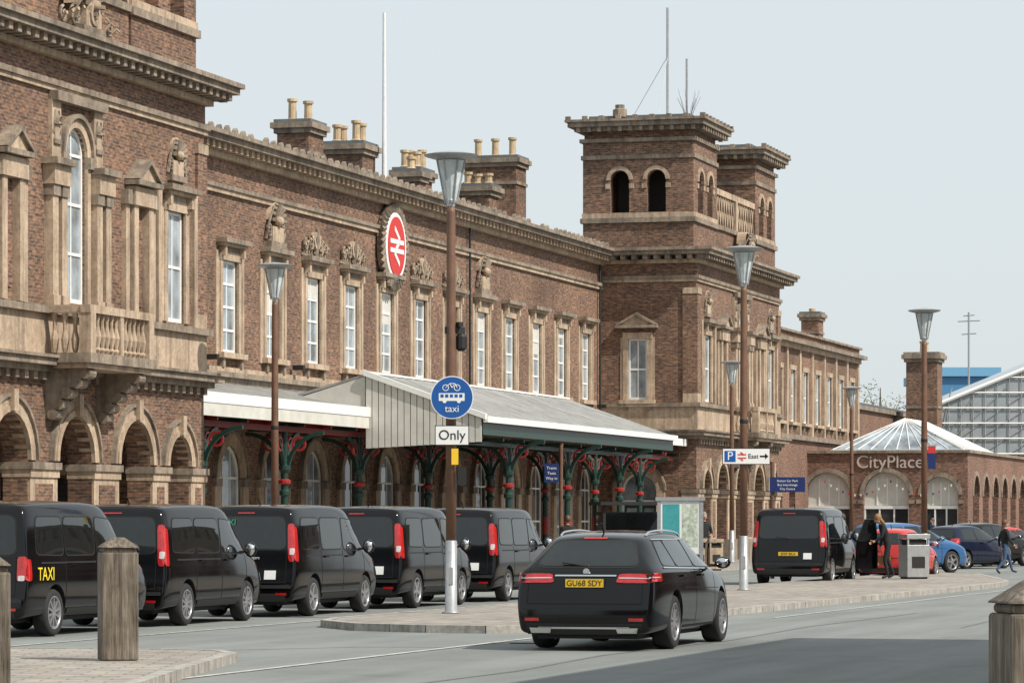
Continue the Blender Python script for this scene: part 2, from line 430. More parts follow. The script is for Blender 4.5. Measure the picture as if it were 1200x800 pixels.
def pavilion(c, door=False):
    s0, s1, w0, w1 = c-8.4, c+8.4, 32.0, 46.0
    Mf = MF(w0)
    gops = [(c+o, ww, 0, 3.1+ww/2, True) for o, ww in ((-6.6,1.5),(-3.7,2.1),(0,2.1),(3.7,2.1),(6.6,1.5))]
    W.wall(Mf, s0, s1, 0, 5.15, .6, gops, BRICK)
    for (x, ww, _, zt, _) in gops:
        T.arcseg(Mf, x, 3.1, ww/2, ww/2+.14, 0, math.pi, -.3, .10, 14, STONE)
        T.arcseg(Mf, x, 3.1, ww/2+.14, ww/2+.34, 0, math.pi, -.1, .06, 14, STONE)
        T.arcseg(Mf, x, 3.1, ww/2+.34, ww/2+.42, 0, math.pi, -.1, .13, 14, STONED)
        T.bx(Mf, x-.12, x+.12, -.1, .2, 3.1+ww/2+.02, 3.1+ww/2+.5, STONE)
    edges = [s0]+[e for (x, ww, *_r) in gops for e in (x-ww/2, x+ww/2)]+[s1]
    for i in range(0, len(edges), 2):
        a, b = edges[i], edges[i+1]
        T.bx(Mf, a-.04, b+.04, -.64, .14, 2.90, 3.06, STONED)
        T.bx(Mf, a-.01, b+.01, -.62, .09, 2.72, 2.90, STONE)
        T.bx(Mf, a+.03, b-.03, -.3, .05, 1.0, 2.72, STONE)
        if b-a > .9: W.bx(Mf, a+.32, b-.32, -.1, .065, 1.1, 2.58, BRICK)
        T.bx(Mf, a-.03, b+.03, -.63, .12, 0, 1.0, STONED)
    W.box(s0+.1, s1-.1, 35.2, 35.5, 0, 5.1, BRICKR)
    T.box(s0+.1, s1-.1, 35.12, 35.2, 2.9, 3.15, STONE)
    T.box(s0+.1, s1-.1, 32.6, 35.2, 4.9, 5.1, CREAM)
    for (x, ww, *_r) in gops:
        N.box(x-.6, x+.6, 35.1, 35.19, .3, 2.8, WDARK)
    fops = [(c-6.4, 1.2, 6.66, 9.4, False), (c, 1.25, 6.75, 10.8, True), (c+6.4, 1.2, 6.66, 9.4, False)]
    W.wall(Mf, s0, s1, 5.15, 11.7, .5, fops, BRICK)
    W.box(s0, s0+.5, w0+.6, 36.0, 0, 11.7, BRICK) if not door else None
    W.box(s1-.5, s1, w0+.6, w1, 0, 11.7, BRICK)
    W.box(s0+.5, s1-.5, w1-.4, w1, 0, 11.7, BRICK)
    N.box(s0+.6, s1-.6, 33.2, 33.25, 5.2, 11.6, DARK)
    if door:
        Ml = ML(s0)
        W.wall(Ml, 32.6, 46.0, 0, 5.15, .5, [(34.4, 1.5, 0, 3.75, True)], BRICK)
        W.wall(Ml, 32.5, 46.0, 5.15, 11.7, .5, [(34.45, .8, 6.7, 9.2, False)], BRICK)
        sash(Ml, 34.45, .8, 6.7, 9.2); surround(Ml, 34.45, .8, 6.7, 9.2, hood=False)
        pediment(Ml, 34.45, 1.5, 9.75, .38, .22)
        T.arcseg(Ml, 34.4, 3.0, .75, 1.08, 0, math.pi, -.1, .08, 12, STONE)
        T.arcseg(Ml, 34.4, 3.0, 1.08, 1.16, 0, math.pi, -.1, .13, 12, STONED)
        T.bx(Ml, 33.3, 33.65, -.1, .1, 0, 3.0, STONE); T.bx(Ml, 35.15, 35.5, -.1, .1, 0, 3.0, STONE)
        N.archfill(Ml, 34.4, 1.5, 2.6, 3.75, -.3, -.27, WGLASS)
        N.arcseg(Ml, 34.4, 3.0, .66, .75, 0, math.pi, -.27, -.2, 10, WHITE)
        N.bx(Ml, 33.65, 35.15, -.27, -.19, 2.48, 2.62, WHITE)
        N.bx(Ml, 33.65, 35.15, -.3, -.26, 0, 2.48, GREENP)
        for x in (33.65, 34.36, 35.07): N.bx(Ml, x, x+.08, -.26, -.2, 0, 2.48, WHITE)
        for x in (33.82, 34.54): N.bx(Ml, x, x+.42, -.258, -.24, 1.0, 2.3, WGLASS)
    else:
        W.box(s0, s0+.5, 36.0, w1, 0, 11.7, BRICK)
    for q0, q1 in ((s0-.07, s0+.6), (s1-.6, s1+.07)):
        T.box(q0, q1, w0-.07, w0+.55, 6.58, 6.95, STONE)
        W.box(q0, q1, w0-.07, w0+.55, 6.95, 11.0, BRICK)
        T.box(q0-.02, q1+.02, w0-.1, w0+.55, 11.0, 11.25, STONE)
    for (z0, z1, p, m) in ((5.1, 5.24, .22, STONED), (5.24, 5.40, .42, STONED), (5.40, 5.47, .5, STONED)):
        slab(s0, s1, w0, w1, z0, z1, p, m)
    slab(s0, s1, w0, w1, 5.47, 6.42, .06, STONE)
    dent(Mf, s0, s1, 4.92, 5.1, 0, .16, .5, .2, STONED)
    slab(s0, s1, w0, w1, 6.42, 6.58, .2, STONED)
    for x in (c-6.4, c+6.4):
        sash(Mf, x, 1.2, 6.66, 9.4); surround(Mf, x, 1.2, 6.66, 9.4, sill=False); crest(Mf, x, 10.15, 1.3, 1.2)
        for q in (-1, 1): T.bx(Mf, x+q*1.22-.12, x+q*1.22+.12, -.05, .10, 6.6, 10.0, STONE)
    sash(Mf, c, 1.25, 6.75, 10.8, True, nh=3)
    T.arcseg(Mf, c, 10.175, .625, .84, 0, math.pi, -.2, .08, 14, STONE)
    T.arcseg(Mf, c, 10.175, .84, .94, 0, math.pi, -.05, .16, 14, STONED)
    for q in (-1, 1):
        T.bx(Mf, *sorted((c+q*.625, c+q*.82)), -.2, .08, 6.6, 9.9, STONE)
        T.bx(Mf, *sorted((c+q*.625, c+q*.97)), -.1, .16, 9.9, 10.17, STONED)
        for e in (1.04, 1.57):
            x = c+q*e
            T.bx(Mf, x-.16, x+.16, -.05, .22, 6.6, 9.1, STONE)
            T.bx(Mf, x-.2, x+.2, -.05, .26, 9.1, 9.35, STONED)
            T.bx(Mf, x-.2, x+.2, -.05, .26, 6.59, 6.85, STONE)
        T.bx(Mf, *sorted((c+q*.86, c+q*1.8)), -.05, .30, 9.35, 9.8, STONE)
        T.bx(Mf, *sorted((c+q*.83, c+q*1.92)), -.05, .42, 9.8, 9.95, STONED)
        T.bx(Mf, *sorted((c+q*.98, c+q*1.5)), -.05, .10, 9.95, 11.5, STONE)
        crest(Mf, c+q*1.24, 10.3, .5, .9, .12)
        x = c+q*3.85
        T.bx(Mf, x-.62, x-.34, -.05, .2, 6.6, 9.3, STONE); T.bx(Mf, x+.34, x+.62, -.05, .2, 6.6, 9.3, STONE)
        T.bx(Mf, x-.95, x-.72, -.05, .12, 6.6, 9.3, STONE); T.bx(Mf, x+.72, x+.95, -.05, .12, 6.6, 9.3, STONE)
        T.bx(Mf, x-.70, x+.70, -.05, .26, 9.3, 9.75, STONE)
        T.bx(Mf, x-1.0, x-.71, -.05, .2, 9.3, 9.65, STONED); T.bx(Mf, x+.71, x+1.0, -.05, .2, 9.3, 9.65, STONED)
        pediment(Mf, x, 1.35, 9.9, .42, .30)
        T.bx(Mf, x-.3, x+.3, -.03, .03, 6.9, 9.0, BRICKR)
    T.bx(Mf, c-1.5, c+1.5, -.05, .24, 11.28, 11.5, STONED)
    # balcony
    T.bx(Mf, c-2.0, c+2.0, .44, 1.25, 5.30, 5.52, STONED)
    T.bx(Mf, c-1.9, c+1.9, .3, 1.15, 5.18, 5.30, STONE)
    T.bx(Mf, c-1.95, c+1.95, .98, 1.22, 6.42, 6.60, STONE)
    for q in (-1, 1):
        T.bx(Mf, *sorted((c+q*1.62, c+q*1.93)), .94, 1.22, 5.52, 6.42, STONE)
        T.bx(Mf, *sorted((c+q*1.72, c+q*1.92)), .1, .98, 6.43, 6.6, STONE)
        for k in range(3):
            T.lathe([(.05,0),(.08,.1),(.10,.3),(.05,.5),(.05,.7),(.08,.88)], Mf(c+q*1.82, .3+.25*k, 5.53), 8, STONE)
        for k, (p, z0, z1) in enumerate(((1.0,4.95,5.18),(.8,4.75,4.95),(.55,4.5,4.75),(.35,4.25,4.5),(.2,4.05,4.25))):
            T.bx(Mf, c+q*1.5-.17, c+q*1.5+.17, .0, p, z0, z1, STONED)
            T.lathe([(.13,-.19),(.13,.19)], Mf(c+q*1.5, p-.02, (z0+z1)/2), 10, STONED, axis='x')
    T.bx(Mf, c-.1, c+.1, .98, 1.2, 5.52, 6.42, STONE)
    for k in range(12):
        x = c-1.5+3.0*k/11
        if abs(x-c) < .13: continue
        T.lathe([(.05,0),(.09,.08),(.05,.14),(.10,.38),(.045,.62),(.045,.74),(.08,.88)], Mf(x, 1.09, 5.53), 8, STONE)
    # entablature
    slab(s0, s1, w0, w1, 11.5, 11.62, .08, STONE); slab(s0, s1, w0, w1, 11.62, 11.75, .14, STONED)
    W.box(s0-.03, s1+.03, w0-.03, w1+.03, 11.75, 12.25, BRICK)
    slab(s0, s1, w0, w1, 12.25, 12.4, .2, STONE)
    slab(s0, s1, w0, w1, 12.58, 12.74, .72, STONED); slab(s0, s1, w0, w1, 12.74, 12.86, .82, STONED)
    W.box(s0+.1, s1-.1, w0+.1, w1-.1, 12.4, 12.58, STONED)
    for (M, a0, a1) in ((Mf, s0, s1), (ML(s0), w0, 36), (MR(s1), w0, 36)):
        dent(M, a0-.55, a1+.55, 12.4, 12.578, .05, .62, .46, .2, STONED)
    belvedere(s0+.15, s0+4.5, w0+.15, w0+4.8, 12.86)
    belvedere(s1-4.5, s1-.15, w0+.15, w0+4.8, 12.86)
    a0, a1 = s0+4.55, s1-4.55
    W.box(a0, a1, w0+.2, w0+4, 12.86, 14.0, BRICK)
    T.box(a0, a1, w0+.1, w0+.6, 14.0, 14.18, STONED)
    T.box(a0, a1, w0+.15, w0+.5, 15.45, 15.7, STONE)
    T.box(a0, a1, w0+.42, w0+.5, 14.18, 15.45, BRICKR)
    n = 16
    for k in range(n):
        x0 = a0+(a1-a0)*k/n; x1 = a0+(a1-a0)*(k+1)/n
        for (p, q) in ((x0, x1), (x1, x0)):
            T.hexa([(p-.05,w0+.2+(.02 if p < q else 0),14.18),(p+.05,w0+.2+(.02 if p < q else 0),14.18),(p+.05,w0+.41,14.18),(p-.05,w0+.41,14.18),
                    (q-.05,w0+.2+(.02 if p < q else 0),15.45),(q+.05,w0+.2+(.02 if p < q else 0),15.45),(q+.05,w0+.41,15.45),(q-.05,w0+.41,15.45)], STONE)
    T.box((a0+a1)/2-.2,(a0+a1)/2+.2, w0+.12, w0+.45, 14.18, 15.45, STONE)
    crest(Mf, c, 12.9, 3.4, .9, .5, big=False)
    crest(Mf, c, 12.95, 1.6, 1.2, .5)

pavilion(75.9)
pavilion(148.9, door=True)

# main range
A0, A1 = 84.3, 140.5
Mm = MF(36.0)
WX = [96.9+3.73*i for i in range(12)]
WX = [WX[0]-7.46, WX[0]-3.73]+WX
gops = [(x, 1.9, .0, 3.95, True) for x in WX]
W.wall(Mm, A0, A1, 0, 5.9, .5, gops, BRICK)
W.wall(Mm, A0, A1, 5.9, 12.2, .5, [(x, 1.32, 6.62, 9.3, False) for x in WX], BRICK)
for i, x in enumerate(WX):
    sash(Mm, x, 1.32, 6.62, 9.3, nh=4, blind=(0,.3,.0,.5,.2,0,.35,0,.6,.2,0,.4,.1,0)[i]); surround(Mm, x, 1.32, 6.62, 9.3, p=.07)
    for q in (-1, 1): T.bx(Mm, x+q*1.08-.09, x+q*1.08+.09, -.05, .05, 6.45, 9.55, STONE)
    sash(Mm, x, 1.9, .5 if i % 3 else 0.1, 3.95, True, nh=2, nv=2, g=WDARK if i % 2 else WGLASS)
    T.arcseg(Mm, x, 3.0, .95, 1.28, 0, math.pi, -.2, .09, 12, STONE)
    T.arcseg(Mm, x, 3.0, 1.28, 1.36, 0, math.pi, -.1, .15, 12, STONED)
    for q in (-1, 1):
        T.bx(Mm, *sorted((x+q*.95, x+q*1.4)), -.2, .1, 0, 2.75, STONE)
        T.bx(Mm, *sorted((x+q*.93, x+q*1.45)), -.21, .16, 2.75, 2.98, STONED)
    if 4 <= i <= 8 and abs(x-111.8) > 1:
        crest(Mm, x, 9.95, 2.3, .9, .16, big=False)
    if i in (3, 9): crest(Mm, x, 9.95, 1.7, 1.5, .2)
    D.bx(Mm, x+1.55, x+1.75, .1, .45, 6.35, 6.5, TRIM) if i % 2 else None
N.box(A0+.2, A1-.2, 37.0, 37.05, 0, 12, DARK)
T.box(A0, A1, 35.86, 36.1, 5.72, 5.9, STONED)
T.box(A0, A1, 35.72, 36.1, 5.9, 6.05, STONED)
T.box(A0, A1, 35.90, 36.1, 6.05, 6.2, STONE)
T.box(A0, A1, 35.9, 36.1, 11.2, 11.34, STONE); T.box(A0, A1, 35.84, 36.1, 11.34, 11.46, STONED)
T.box(A0, A1, 35.8, 36.2, 12.2, 12.36, STONE)
T.box(A0, A1, 35.95, 36.45, 12.36, 12.55, BRICK)
dent(Mm, A0+.1, A1-.1, 12.36, 12.548, .03, .5, .46, .2, STONE)
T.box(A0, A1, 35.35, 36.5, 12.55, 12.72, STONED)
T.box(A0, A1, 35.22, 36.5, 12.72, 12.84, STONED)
n = 84
for i in range(n):
    x = A0+.9+(A1-A0-1.8)*i/(n-1)
    if x < 85.4: continue
    if random.random() < .08: continue
    h = random.uniform(.14, .2)
    C.prism([(x-.14,35.3,12.84),(x+.14,35.3,12.84),(x+.1,35.3,12.84+h*.6),(x,35.3,12.84+h),(x-.1,35.3,12.84+h*.6)], (0,.12,0), STONED)
F.hexa([(A0,35.3,12.83),(A1,35.3,12.83),(A1,44,14.5),(A0,44,14.5),(A0,35.3,12.86),(A1,35.3,12.86),(A1,44,14.55),(A0,44,14.55)], SLATE)
F.hexa([(A0,44,14.5),(A1,44,14.5),(A1,52,12.8),(A0,52,12.8),(A0,44,14.55),(A1,44,14.55),(A1,52,12.86),(A0,52,12.86)], SLATE)
W.box(A0, A1, 51.5, 52, 0, 12.8, BRICK)
F.hexa([(128,46,14),(137,46,14),(137,50,14),(128,50,14),(128,47.5,15.8),(137,47.5,15.8),(137,48.5,15.8),(128,48.5,15.8)], WGLASS)
for x in (85.9, 121.2, 139.9): D.tube([(x,35.88,6.2),(x,35.88,12.2)], .045, TRIM, 6)
D.done('pipes_and_floodlights', ST)

# far wing
Mw = MF(36.0)
wx = [160+3.4*i for i in range(12)]
W.wall(Mw, 157.3, 199.4, 0, 6, .5, [(x,1.6,0.4,3.8,True) for x in wx if x < 183], BRICKR)
W.wall(Mw, 157.3, 199.4, 6, 10.7, .5, [(x,1.2,6.9,9.6,False) for x in wx], BRICK)
for x in wx:
    sash(Mw, x, 1.2, 6.9, 9.6); surround(Mw, x, 1.2, 6.9, 9.6, hood=False)
    T.bx(Mw, x+1.5, x+1.9, -.05, .12, 6.25, 10.7, STONE)
W.box(198.9, 199.4, 36.5, 50, 0, 10.7, BRICK); N.box(157.5, 198.8, 37.2, 37.3, 0, 10.6, DARK)
T.box(157.3, 199.5, 35.8, 36.2, 6.0, 6.25, STONED); T.box(157.3, 199.5, 35.8, 36.3, 10.7, 10.95, STONE)
T.box(157.3, 199.8, 35.5, 50, 10.95, 11.15, STONED); W.box(157.3, 199.4, 35.9, 50, 11.15, 11.5, BRICK)
T.box(157.3, 199.55, 35.75, 50.1, 11.5, 11.62, STONED)
W.wall(MF(36.3), 199.5, 245, 0, 8.2, .5, [], BRICKR)
T.box(199.5, 245, 36.1, 37, 8.2, 8.45, STONED)
F.hexa([(199.5,36.3,8.46),(245,36.3,8.46),(245,42,9.6),(199.5,42,9.6),(199.5,36.3,8.5),(245,36.3,8.5),(245,42,9.7),(199.5,42,9.7)], SLATE)

# chimneys
def chimney(s, w, ls, lw, z0, zt, np_, rows=1, pot=.75):
    W.box(s-ls/2, s+ls/2, w-lw/2, w+lw/2, z0, zt-.45, BRICK)
    slab(s-ls/2, s+ls/2, w-lw/2, w+lw/2, zt-1.25, zt-1.12, .06, STONED)
    slab(s-ls/2, s+ls/2, w-lw/2, w+lw/2, zt-.5, zt-.32, .10, STONED)
    slab(s-ls/2, s+ls/2, w-lw/2, w+lw/2, zt-.32, zt-.12, .2, STONED)
    slab(s-ls/2, s+ls/2, w-lw/2, w+lw/2, zt-.12, zt, .1, LEAD)
    for i in range(np_):
        for j in range(rows):
            ww = w-lw/2+lw*(i+.5)/np_; ss = s+(j-(rows-1)/2)*.7
            h = pot*random.uniform(.8, 1.1)
            F.lathe([(.17,0),(.2,.06),(.15,.1),(.14,h-.12),(.19,h-.1),(.19,h),(.12,h)], (ss, ww, zt), 10, TERRA)
chimney(120.4, 42, 1.6, 1.2, 13, 16.1, 2, 1)
chimney(126.0, 42, 1.6, 1.5, 13, 15.9, 2, 2)
chimney(134, 42, 1.7, 1.0, 13, 15.7, 2, 2)
chimney(137, 40.2, 1.4, 1.3, 13, 15.3, 3, 1, .5)
chimney(146.4, 42.2, 1.6, 2.3, 12.8, 17.4, 3, 1)
chimney(197.7, 38.3, 1.4, 1.0, 11, 13.6, 1, 1, .2)
chimney(130.5, 41, .9, .9, 13, 15.3, 1, 1, .5)
F.tube([(126.5,40.8,13.5),(126.5,40.8,20.8)], .10, POLEW, 8, .06)
F.tube([(142.2,33.6,18.2),(142.2,33.6,22.9)], .055, GALV, 6)
F.tube([(154.4,35.6,18.2),(154.4,35.6,22.4)], .055, GALV, 6)
for q in ((-1.6,0),(1.6,.4),(0,1.5)):
    F.tube([(142.2,33.6,20.9),(142.2+q[0],33.6+q[1],18.4)], .012, GALV, 4)
F.lathe([(.3,0),(.3,.3),(.2,.35),(.2,.5)], (140.9,35.3,18.3), 8, STONED)
for k in range(14):
    a = random.uniform(-.5,.5); F.tube([(143.5,33,18.2),(143.5+a*.4,33+a*.6,18.8),(143.5+a,33+a*1.3,19.1+random.random()*.7)], .012, WOOD, 4, .006)

W.done('brick_walls', ST); T.done('stone_trim', ST); N.done('windows', ST)
C.done('stone_carvings', ST, recalc=False); F.done('roof_and_chimneys', ST)

# double-arrow station roundel
S = MB(); c0, zc = 112.0, 10.85; Mo = MF(35.85)
def disc(M, rad, d0, d1, mat, sx=1, n=36):
    S.prism([M(c0+rad*sx*math.cos(2*math.pi*i/n), d0, zc+rad*math.sin(2*math.pi*i/n)) for i in range(n)], M(0,d1,0)-M(0,d0,0), mat)
disc(Mo, 1.34, -.1, .06, STONED); disc(Mo, 1.12, .06, .14, SWHITE); disc(Mo, .98, .14, .17, SRED, .92)
for i in range(40):
    a = 2*math.pi*i/40; b = a+.12
    S.tube([Mo(c0+1.16*math.cos(a), .12, zc+1.16*math.sin(a)), Mo(c0+1.42*math.cos(b), .06, zc+1.42*math.sin(b))], .06, STONED, 5, .10)
def bar(p, q, h):
    (x0,z0),(x1,z1) = p, q
    P = [(c0+x0,zc+z0-h),(c0+x1,zc+z1-h),(c0+x1,zc+z1+h),(c0+x0,zc+z0+h)]
    S.prism([Mo(x,.17,z) for x,z in P], Mo(0,.19,0)-Mo(0,.17,0), SWHITE)
bar((-.72,.15),(.72,.15),.075); bar((-.72,-.15),(.72,-.15),.075)
bar((-.25,.58),(.3,.22),.085); bar((-.3,-.22),(.25,-.58),.085); bar((-.15,-.1),(.2,.1),.07)
S.done('station_roundel', ST)

# canopies
K = MB()
def roofplane(s0, s1, wa, za, wb, zb_, hip=0):
    K.hexa([(s0,wa,za),(s1-hip,wa,za),(s1,wb,zb_),(s0,wb,zb_),(s0,wa,za+.06),(s1-hip,wa,za+.06),(s1,wb,zb_+.06),(s0,wb,zb_+.06)], CANR)
    n = int((s1-s0)/.9)
    for i in range(n+1):
        a = s0+.05+(s1-s0-.1)*i/n; b = s0+.05+(s1-hip-s0-.1)*i/n
        K.hexa([(b-.03,wa,za+.06),(b+.03,wa,za+.06),(a+.03,wb,zb_+.06),(a-.03,wb,zb_+.06),(b-.03,wa,za+.075),(b+.03,wa,za+.075),(a+.03,wb,zb_+.075),(a-.03,wb,zb_+.075)], RIB)
roofplane(84.4, 140.2, 36, 5.68, 32.5, 4.98)
K.box(84.3, 140.3, 32.34, 32.49, 4.80, 5.08, WHITE)
K.box(84.4, 98.9, 32.36, 32.42, 4.46, 4.795, CREAM)
n = 24
for i in range(n+1):
    a = 84.6+55.4*i/n
    K.hexa([(a-.08,35.98,5.3),(a+.08,35.98,5.3),(a+.08,32.6,4.66),(a-.08,32.6,4.66),(a-.08,35.98,5.6),(a+.08,35.98,5.6),(a+.08,32.6,4.93),(a-.08,32.6,4.93)], DKRED)
    K.box(a-.05, a+.05, 32.6, 35.98, 4.38, 4.5, REDP if i % 2 else GREENP)
# big projecting canopy
SB0, SB1, WB, WA = 99.0, 123.2, 28.9, 32.5
ZB, ZA = 4.72, 6.02
roofplane(SB0, SB1, WA, ZA, WB, ZB, hip=1.0)
K.hexa([(SB0,WA+.01,ZA-.02),(SB1-1,WA+.01,ZA-.02),(SB1-1,34.6,5.42),(SB0,34.6,5.42),(SB0,WA+.01,ZA+.05),(SB1-1,WA+.01,ZA+.05),(SB1-1,34.6,5.5),(SB0,34.6,5.5)], CANR)
K.prism([(SB0+.002,WA+.02,5.0),(SB0+.002,34.55,5.40),(SB0+.002,WA+.02,ZA-.03)], (.04,0,0), CREAM)
K.prism([(SB1-1.05,WA+.02,5.0),(SB1-1.05,34.55,5.40),(SB1-1.05,WA+.02,ZA-.03)], (.04,0,0), CREAM)
K.box(SB0, SB1-1, WA-.05, WA+.08, ZA+.07, ZA+.13, WHITE)
K.hexa([(SB1-1,WA-.02,4.98),(SB1,WB,4.6),(SB1,WB+.1,4.6),(SB1-1,WA+.3,4.98),(SB1-1,WA-.02,ZA),(SB1,WB,ZB),(SB1,WB+.1,ZB),(SB1-1,WA+.3,ZA)], CREAM)
K.box(SB0-.05, SB1+.05, WB-.16, WB-.01, ZB-.10, ZB+.08, WHITE)
K.box(SB0, SB1, WB+.01, WB+.1, ZB-.46, ZB-.11, GREENP)
nb = 18
for i in range(nb):
    a = WB+.05+(WA-WB-.05)*i/nb; b = a+(WA-WB-.05)/nb-.025
    za = ZB+(a-WB)*(ZA-ZB)/(WA-WB)-.01; zb_ = ZB+(b-WB)*(ZA-ZB)/(WA-WB)-.01
    lo = 4.05-.18*i/nb
    K.hexa([(SB0-.06,a,lo),(SB0,a,lo),(SB0,b,lo),(SB0-.06,b,lo),(SB0-.06,a,za),(SB0,a,za),(SB0,b,zb_),(SB0-.06,b,zb_)], CREAM)
K.hexa([(SB0+.001,WB+.04,4.0),(SB0+.03,WB+.04,4.0),(SB0+.03,WA,3.9),(SB0+.001,WA,3.9),(SB0+.001,WB+.04,ZB-.05),(SB0+.03,WB+.04,ZB-.05),(SB0+.03,WA,ZA-.05),(SB0+.001,WA,ZA-.05)], TRIM)
K.hexa([(SB0-.14,WB-.1,ZB-.02),(SB0+.05,WB-.1,ZB-.02),(SB0+.05,WA+.05,ZA-.0),(SB0-.14,WA+.05,ZA-.0),(SB0-.14,WB-.1,ZB+.14),(SB0+.05,WB-.1,ZB+.14),(SB0+.05,WA+.05,ZA+.17),(SB0-.14,WA+.05,ZA+.17)], WHITE)
for i in range(11):
    a = SB0+.3+(SB1-SB0-1.4)*i/10
    K.hexa([(a-.07,WA,ZA-.34),(a+.07,WA,ZA-.34),(a+.07,WB+.12,ZB-.34),(a-.07,WB+.12,ZB-.34),(a-.07,WA,ZA-.02),(a+.07,WA,ZA-.02),(a+.07,WB+.12,ZB-.02),(a-.07,WB+.12,ZB-.02)], DKRED)
    K.box(a-.05, a+.05, WB+.12, WA, 4.12, 4.22, GREENP)
def column(s, w, top):
    K.lathe([(.2,0),(.2,.5),(.15,.55),(.11,.8),(.10,2.3),(.15,2.35),(.15,2.45),(.10,2.5),(.09,2.95),(.17,3.05),(.17,3.15),(.09,3.2),(.09,top)], (s,w,.12), 12, GREENP)
    K.lathe([(.12,0),(.17,.04),(.17,.12),(.12,.16)], (s,w,2.75), 12, REDP)
    K.lathe([(.115,0),(.115,.6)], (s,w,1.3), 12, REDP)
    for q in (-1, 1):
        t0, t1 = (math.pi*.5, math.pi*1.0) if q > 0 else (0, math.pi*.5)
        K.arcseg(MF(w), s+q*1.15, 3.1, 1.02, 1.13, t0, t1, -.04, .04, 8, GREENP)
        K.arcseg(MF(w), s+q*.42, 3.88, .15, .21, 0, 2*math.pi, -.03, .03, 12, REDP)
        K.arcseg(ML(s), w+q*1.15, 3.1, 1.02, 1.13, t0, t1, -.04, .04, 8, GREENP)
        K.arcseg(ML(s), w+q*.42, 3.88, .15, .21, 0, 2*math.pi, -.03, .03, 12, REDP)
for s_ in (86.5, 93, 99.6, 106.5, 113.5, 120.5, 127.5, 134.5): column(s_, 32.9, 4.3)
for s_ in (104.5, 111.5, 118.5): column(s_, 29.7, 4.1)
K.box(84.5, 140, 32.82, 32.98, 4.22, 4.375, DKRED)
K.box(SB0+.1, SB1-.2, 29.62, 29.78, 4.0, 4.118, GREENP)
K.done('entrance_canopy', ST)

# ------------------------------------------------------------ shopping building beyond
CP = empty('arcade_building', (0,0,0), PHI)
W = MB(); T = MB(); N = MB(); C = MB(); F = MB()
Ml = ML(184.5); Mf = MF(27.5)
lops = [(28.95,1.9,0,4.1,True),(31.8,2.4,0,4.35,True),(34.9,2.4,0,4.35,True)]
W.wall(Ml, 27.5, 36.0, 0, 5.35, .4, lops, BRICKR)
fops_ = [(187.5+3.6*i, 2.2, 0, 4.2, True) for i in range(13)]
W.wall(Mf, 184.9, 235, 0, 5.35, .4, fops_, BRICKR)
T.box(184.35, 235, 27.35, 27.95, 5.35, 5.5, STONED)
T.box(184.35, 184.95, 27.97, 36, 5.35, 5.5, STONED)
for (c, w, _, zt, _) in lops:
    T.arcseg(Ml, c, zt-w/2, w/2, w/2+.22, 0, math.pi, -.1, .06, 12, STONED)
    T.bx(Ml, c-w/2-.3, c-w/2, -.1, .06, 2.7, 2.9, STONED); T.bx(Ml, c+w/2, c+w/2+.3, -.1, .06, 2.7, 2.9, STONED)
    N.archfill(Ml, c, w, 2.55, zt, -.36, -.32, CREAM)
    N.bx(Ml, c-w/2, c+w/2, -.36, -.3, 0, 2.5, WDARK)
    for k in range(4): N.bx(Ml, c-w/2+k*(w-.08)/3, c-w/2+k*(w-.08)/3+.08, -.3, -.24, 0, 2.5, WHITE)
    N.bx(Ml, c-w/2, c+w/2, -.3, -.22, 2.42, 2.58, WHITE)
    for k in (-1,0,1): N.bx(Ml, c+k*w*.22-.03, c+k*w*.22+.03, -.319, -.28, 2.6, zt-.3, WHITE)
for (c, w, _, zt, _) in fops_:
    T.arcseg(Mf, c, zt-w/2, w/2, w/2+.22, 0, math.pi, -.1, .06, 12, STONED)
    N.archfill(Mf, c, w, 0, zt, -.36, -.32, WDARK)
    N.bx(Mf, c-.05, c+.05, -.32, -.26, 0, 3.6, WHITE)
F.box(184.9, 235, 27.9, 36.2, 5.1, 5.2, LEAD)
b0, b1, v0, v1 = 187.5, 199.5, 28.3, 35.2
r0, r1, rw, rz = 190, 197, 31.7, 7.3
def gq(p): F.face(p, WGLASS)
gq([(b0,v0,5.6),(b1,v0,5.6),(r1,rw,rz),(r0,rw,rz)]); gq([(b0,v1,5.6),(b1,v1,5.6),(r1,rw,rz),(r0,rw,rz)])
gq([(b0,v0,5.6),(b0,v1,5.6),(r0,rw,rz)]); gq([(b1,v0,5.6),(b1,v1,5.6),(r1,rw,rz)])
for k in range(11):
    w_ = v0+(v1-v0)*k/10; F.tube([(b0,w_,5.62),(r0,rw,rz+.03)], .03, WHITE, 4)
for k in range(12):
    s_ = b0+(b1-b0)*k/11; F.tube([(s_,v0,5.62),(r0+(r1-r0)*k/11,rw,rz+.03)], .03, WHITE, 4)
F.box(b0-.1, b1+.1, v0-.1, v1+.1, 5.2, 5.6, WHITE)
W.done('brick_walls', CP); T.done('stone_trim', CP); N.done('shopfronts', CP); F.done('rooflight', CP)
text('CityPlace', .95, (184.46, 31.6, 4.86), (R(90),0,R(-90)), plain('sign_letters_tan', (.46,.39,.34), .5), CP, ext=.04)
BU = MB(); cols = [SRED, SWHITE, SWHITE, SNAVY]
for (wa, wb) in ((28, 31.5), (31.5, 35)):
    for k in range(12):
        f = k/11; w_ = wb+(wa-wb)*f; z_ = 3.9-.9*math.sin(f*math.pi)*.8
        BU.face([(184.2,w_-.06,z_),(184.2,w_+.06,z_),(184.2,w_,z_-.15)], cols[k % 4])
BU.done('bunting', CP)

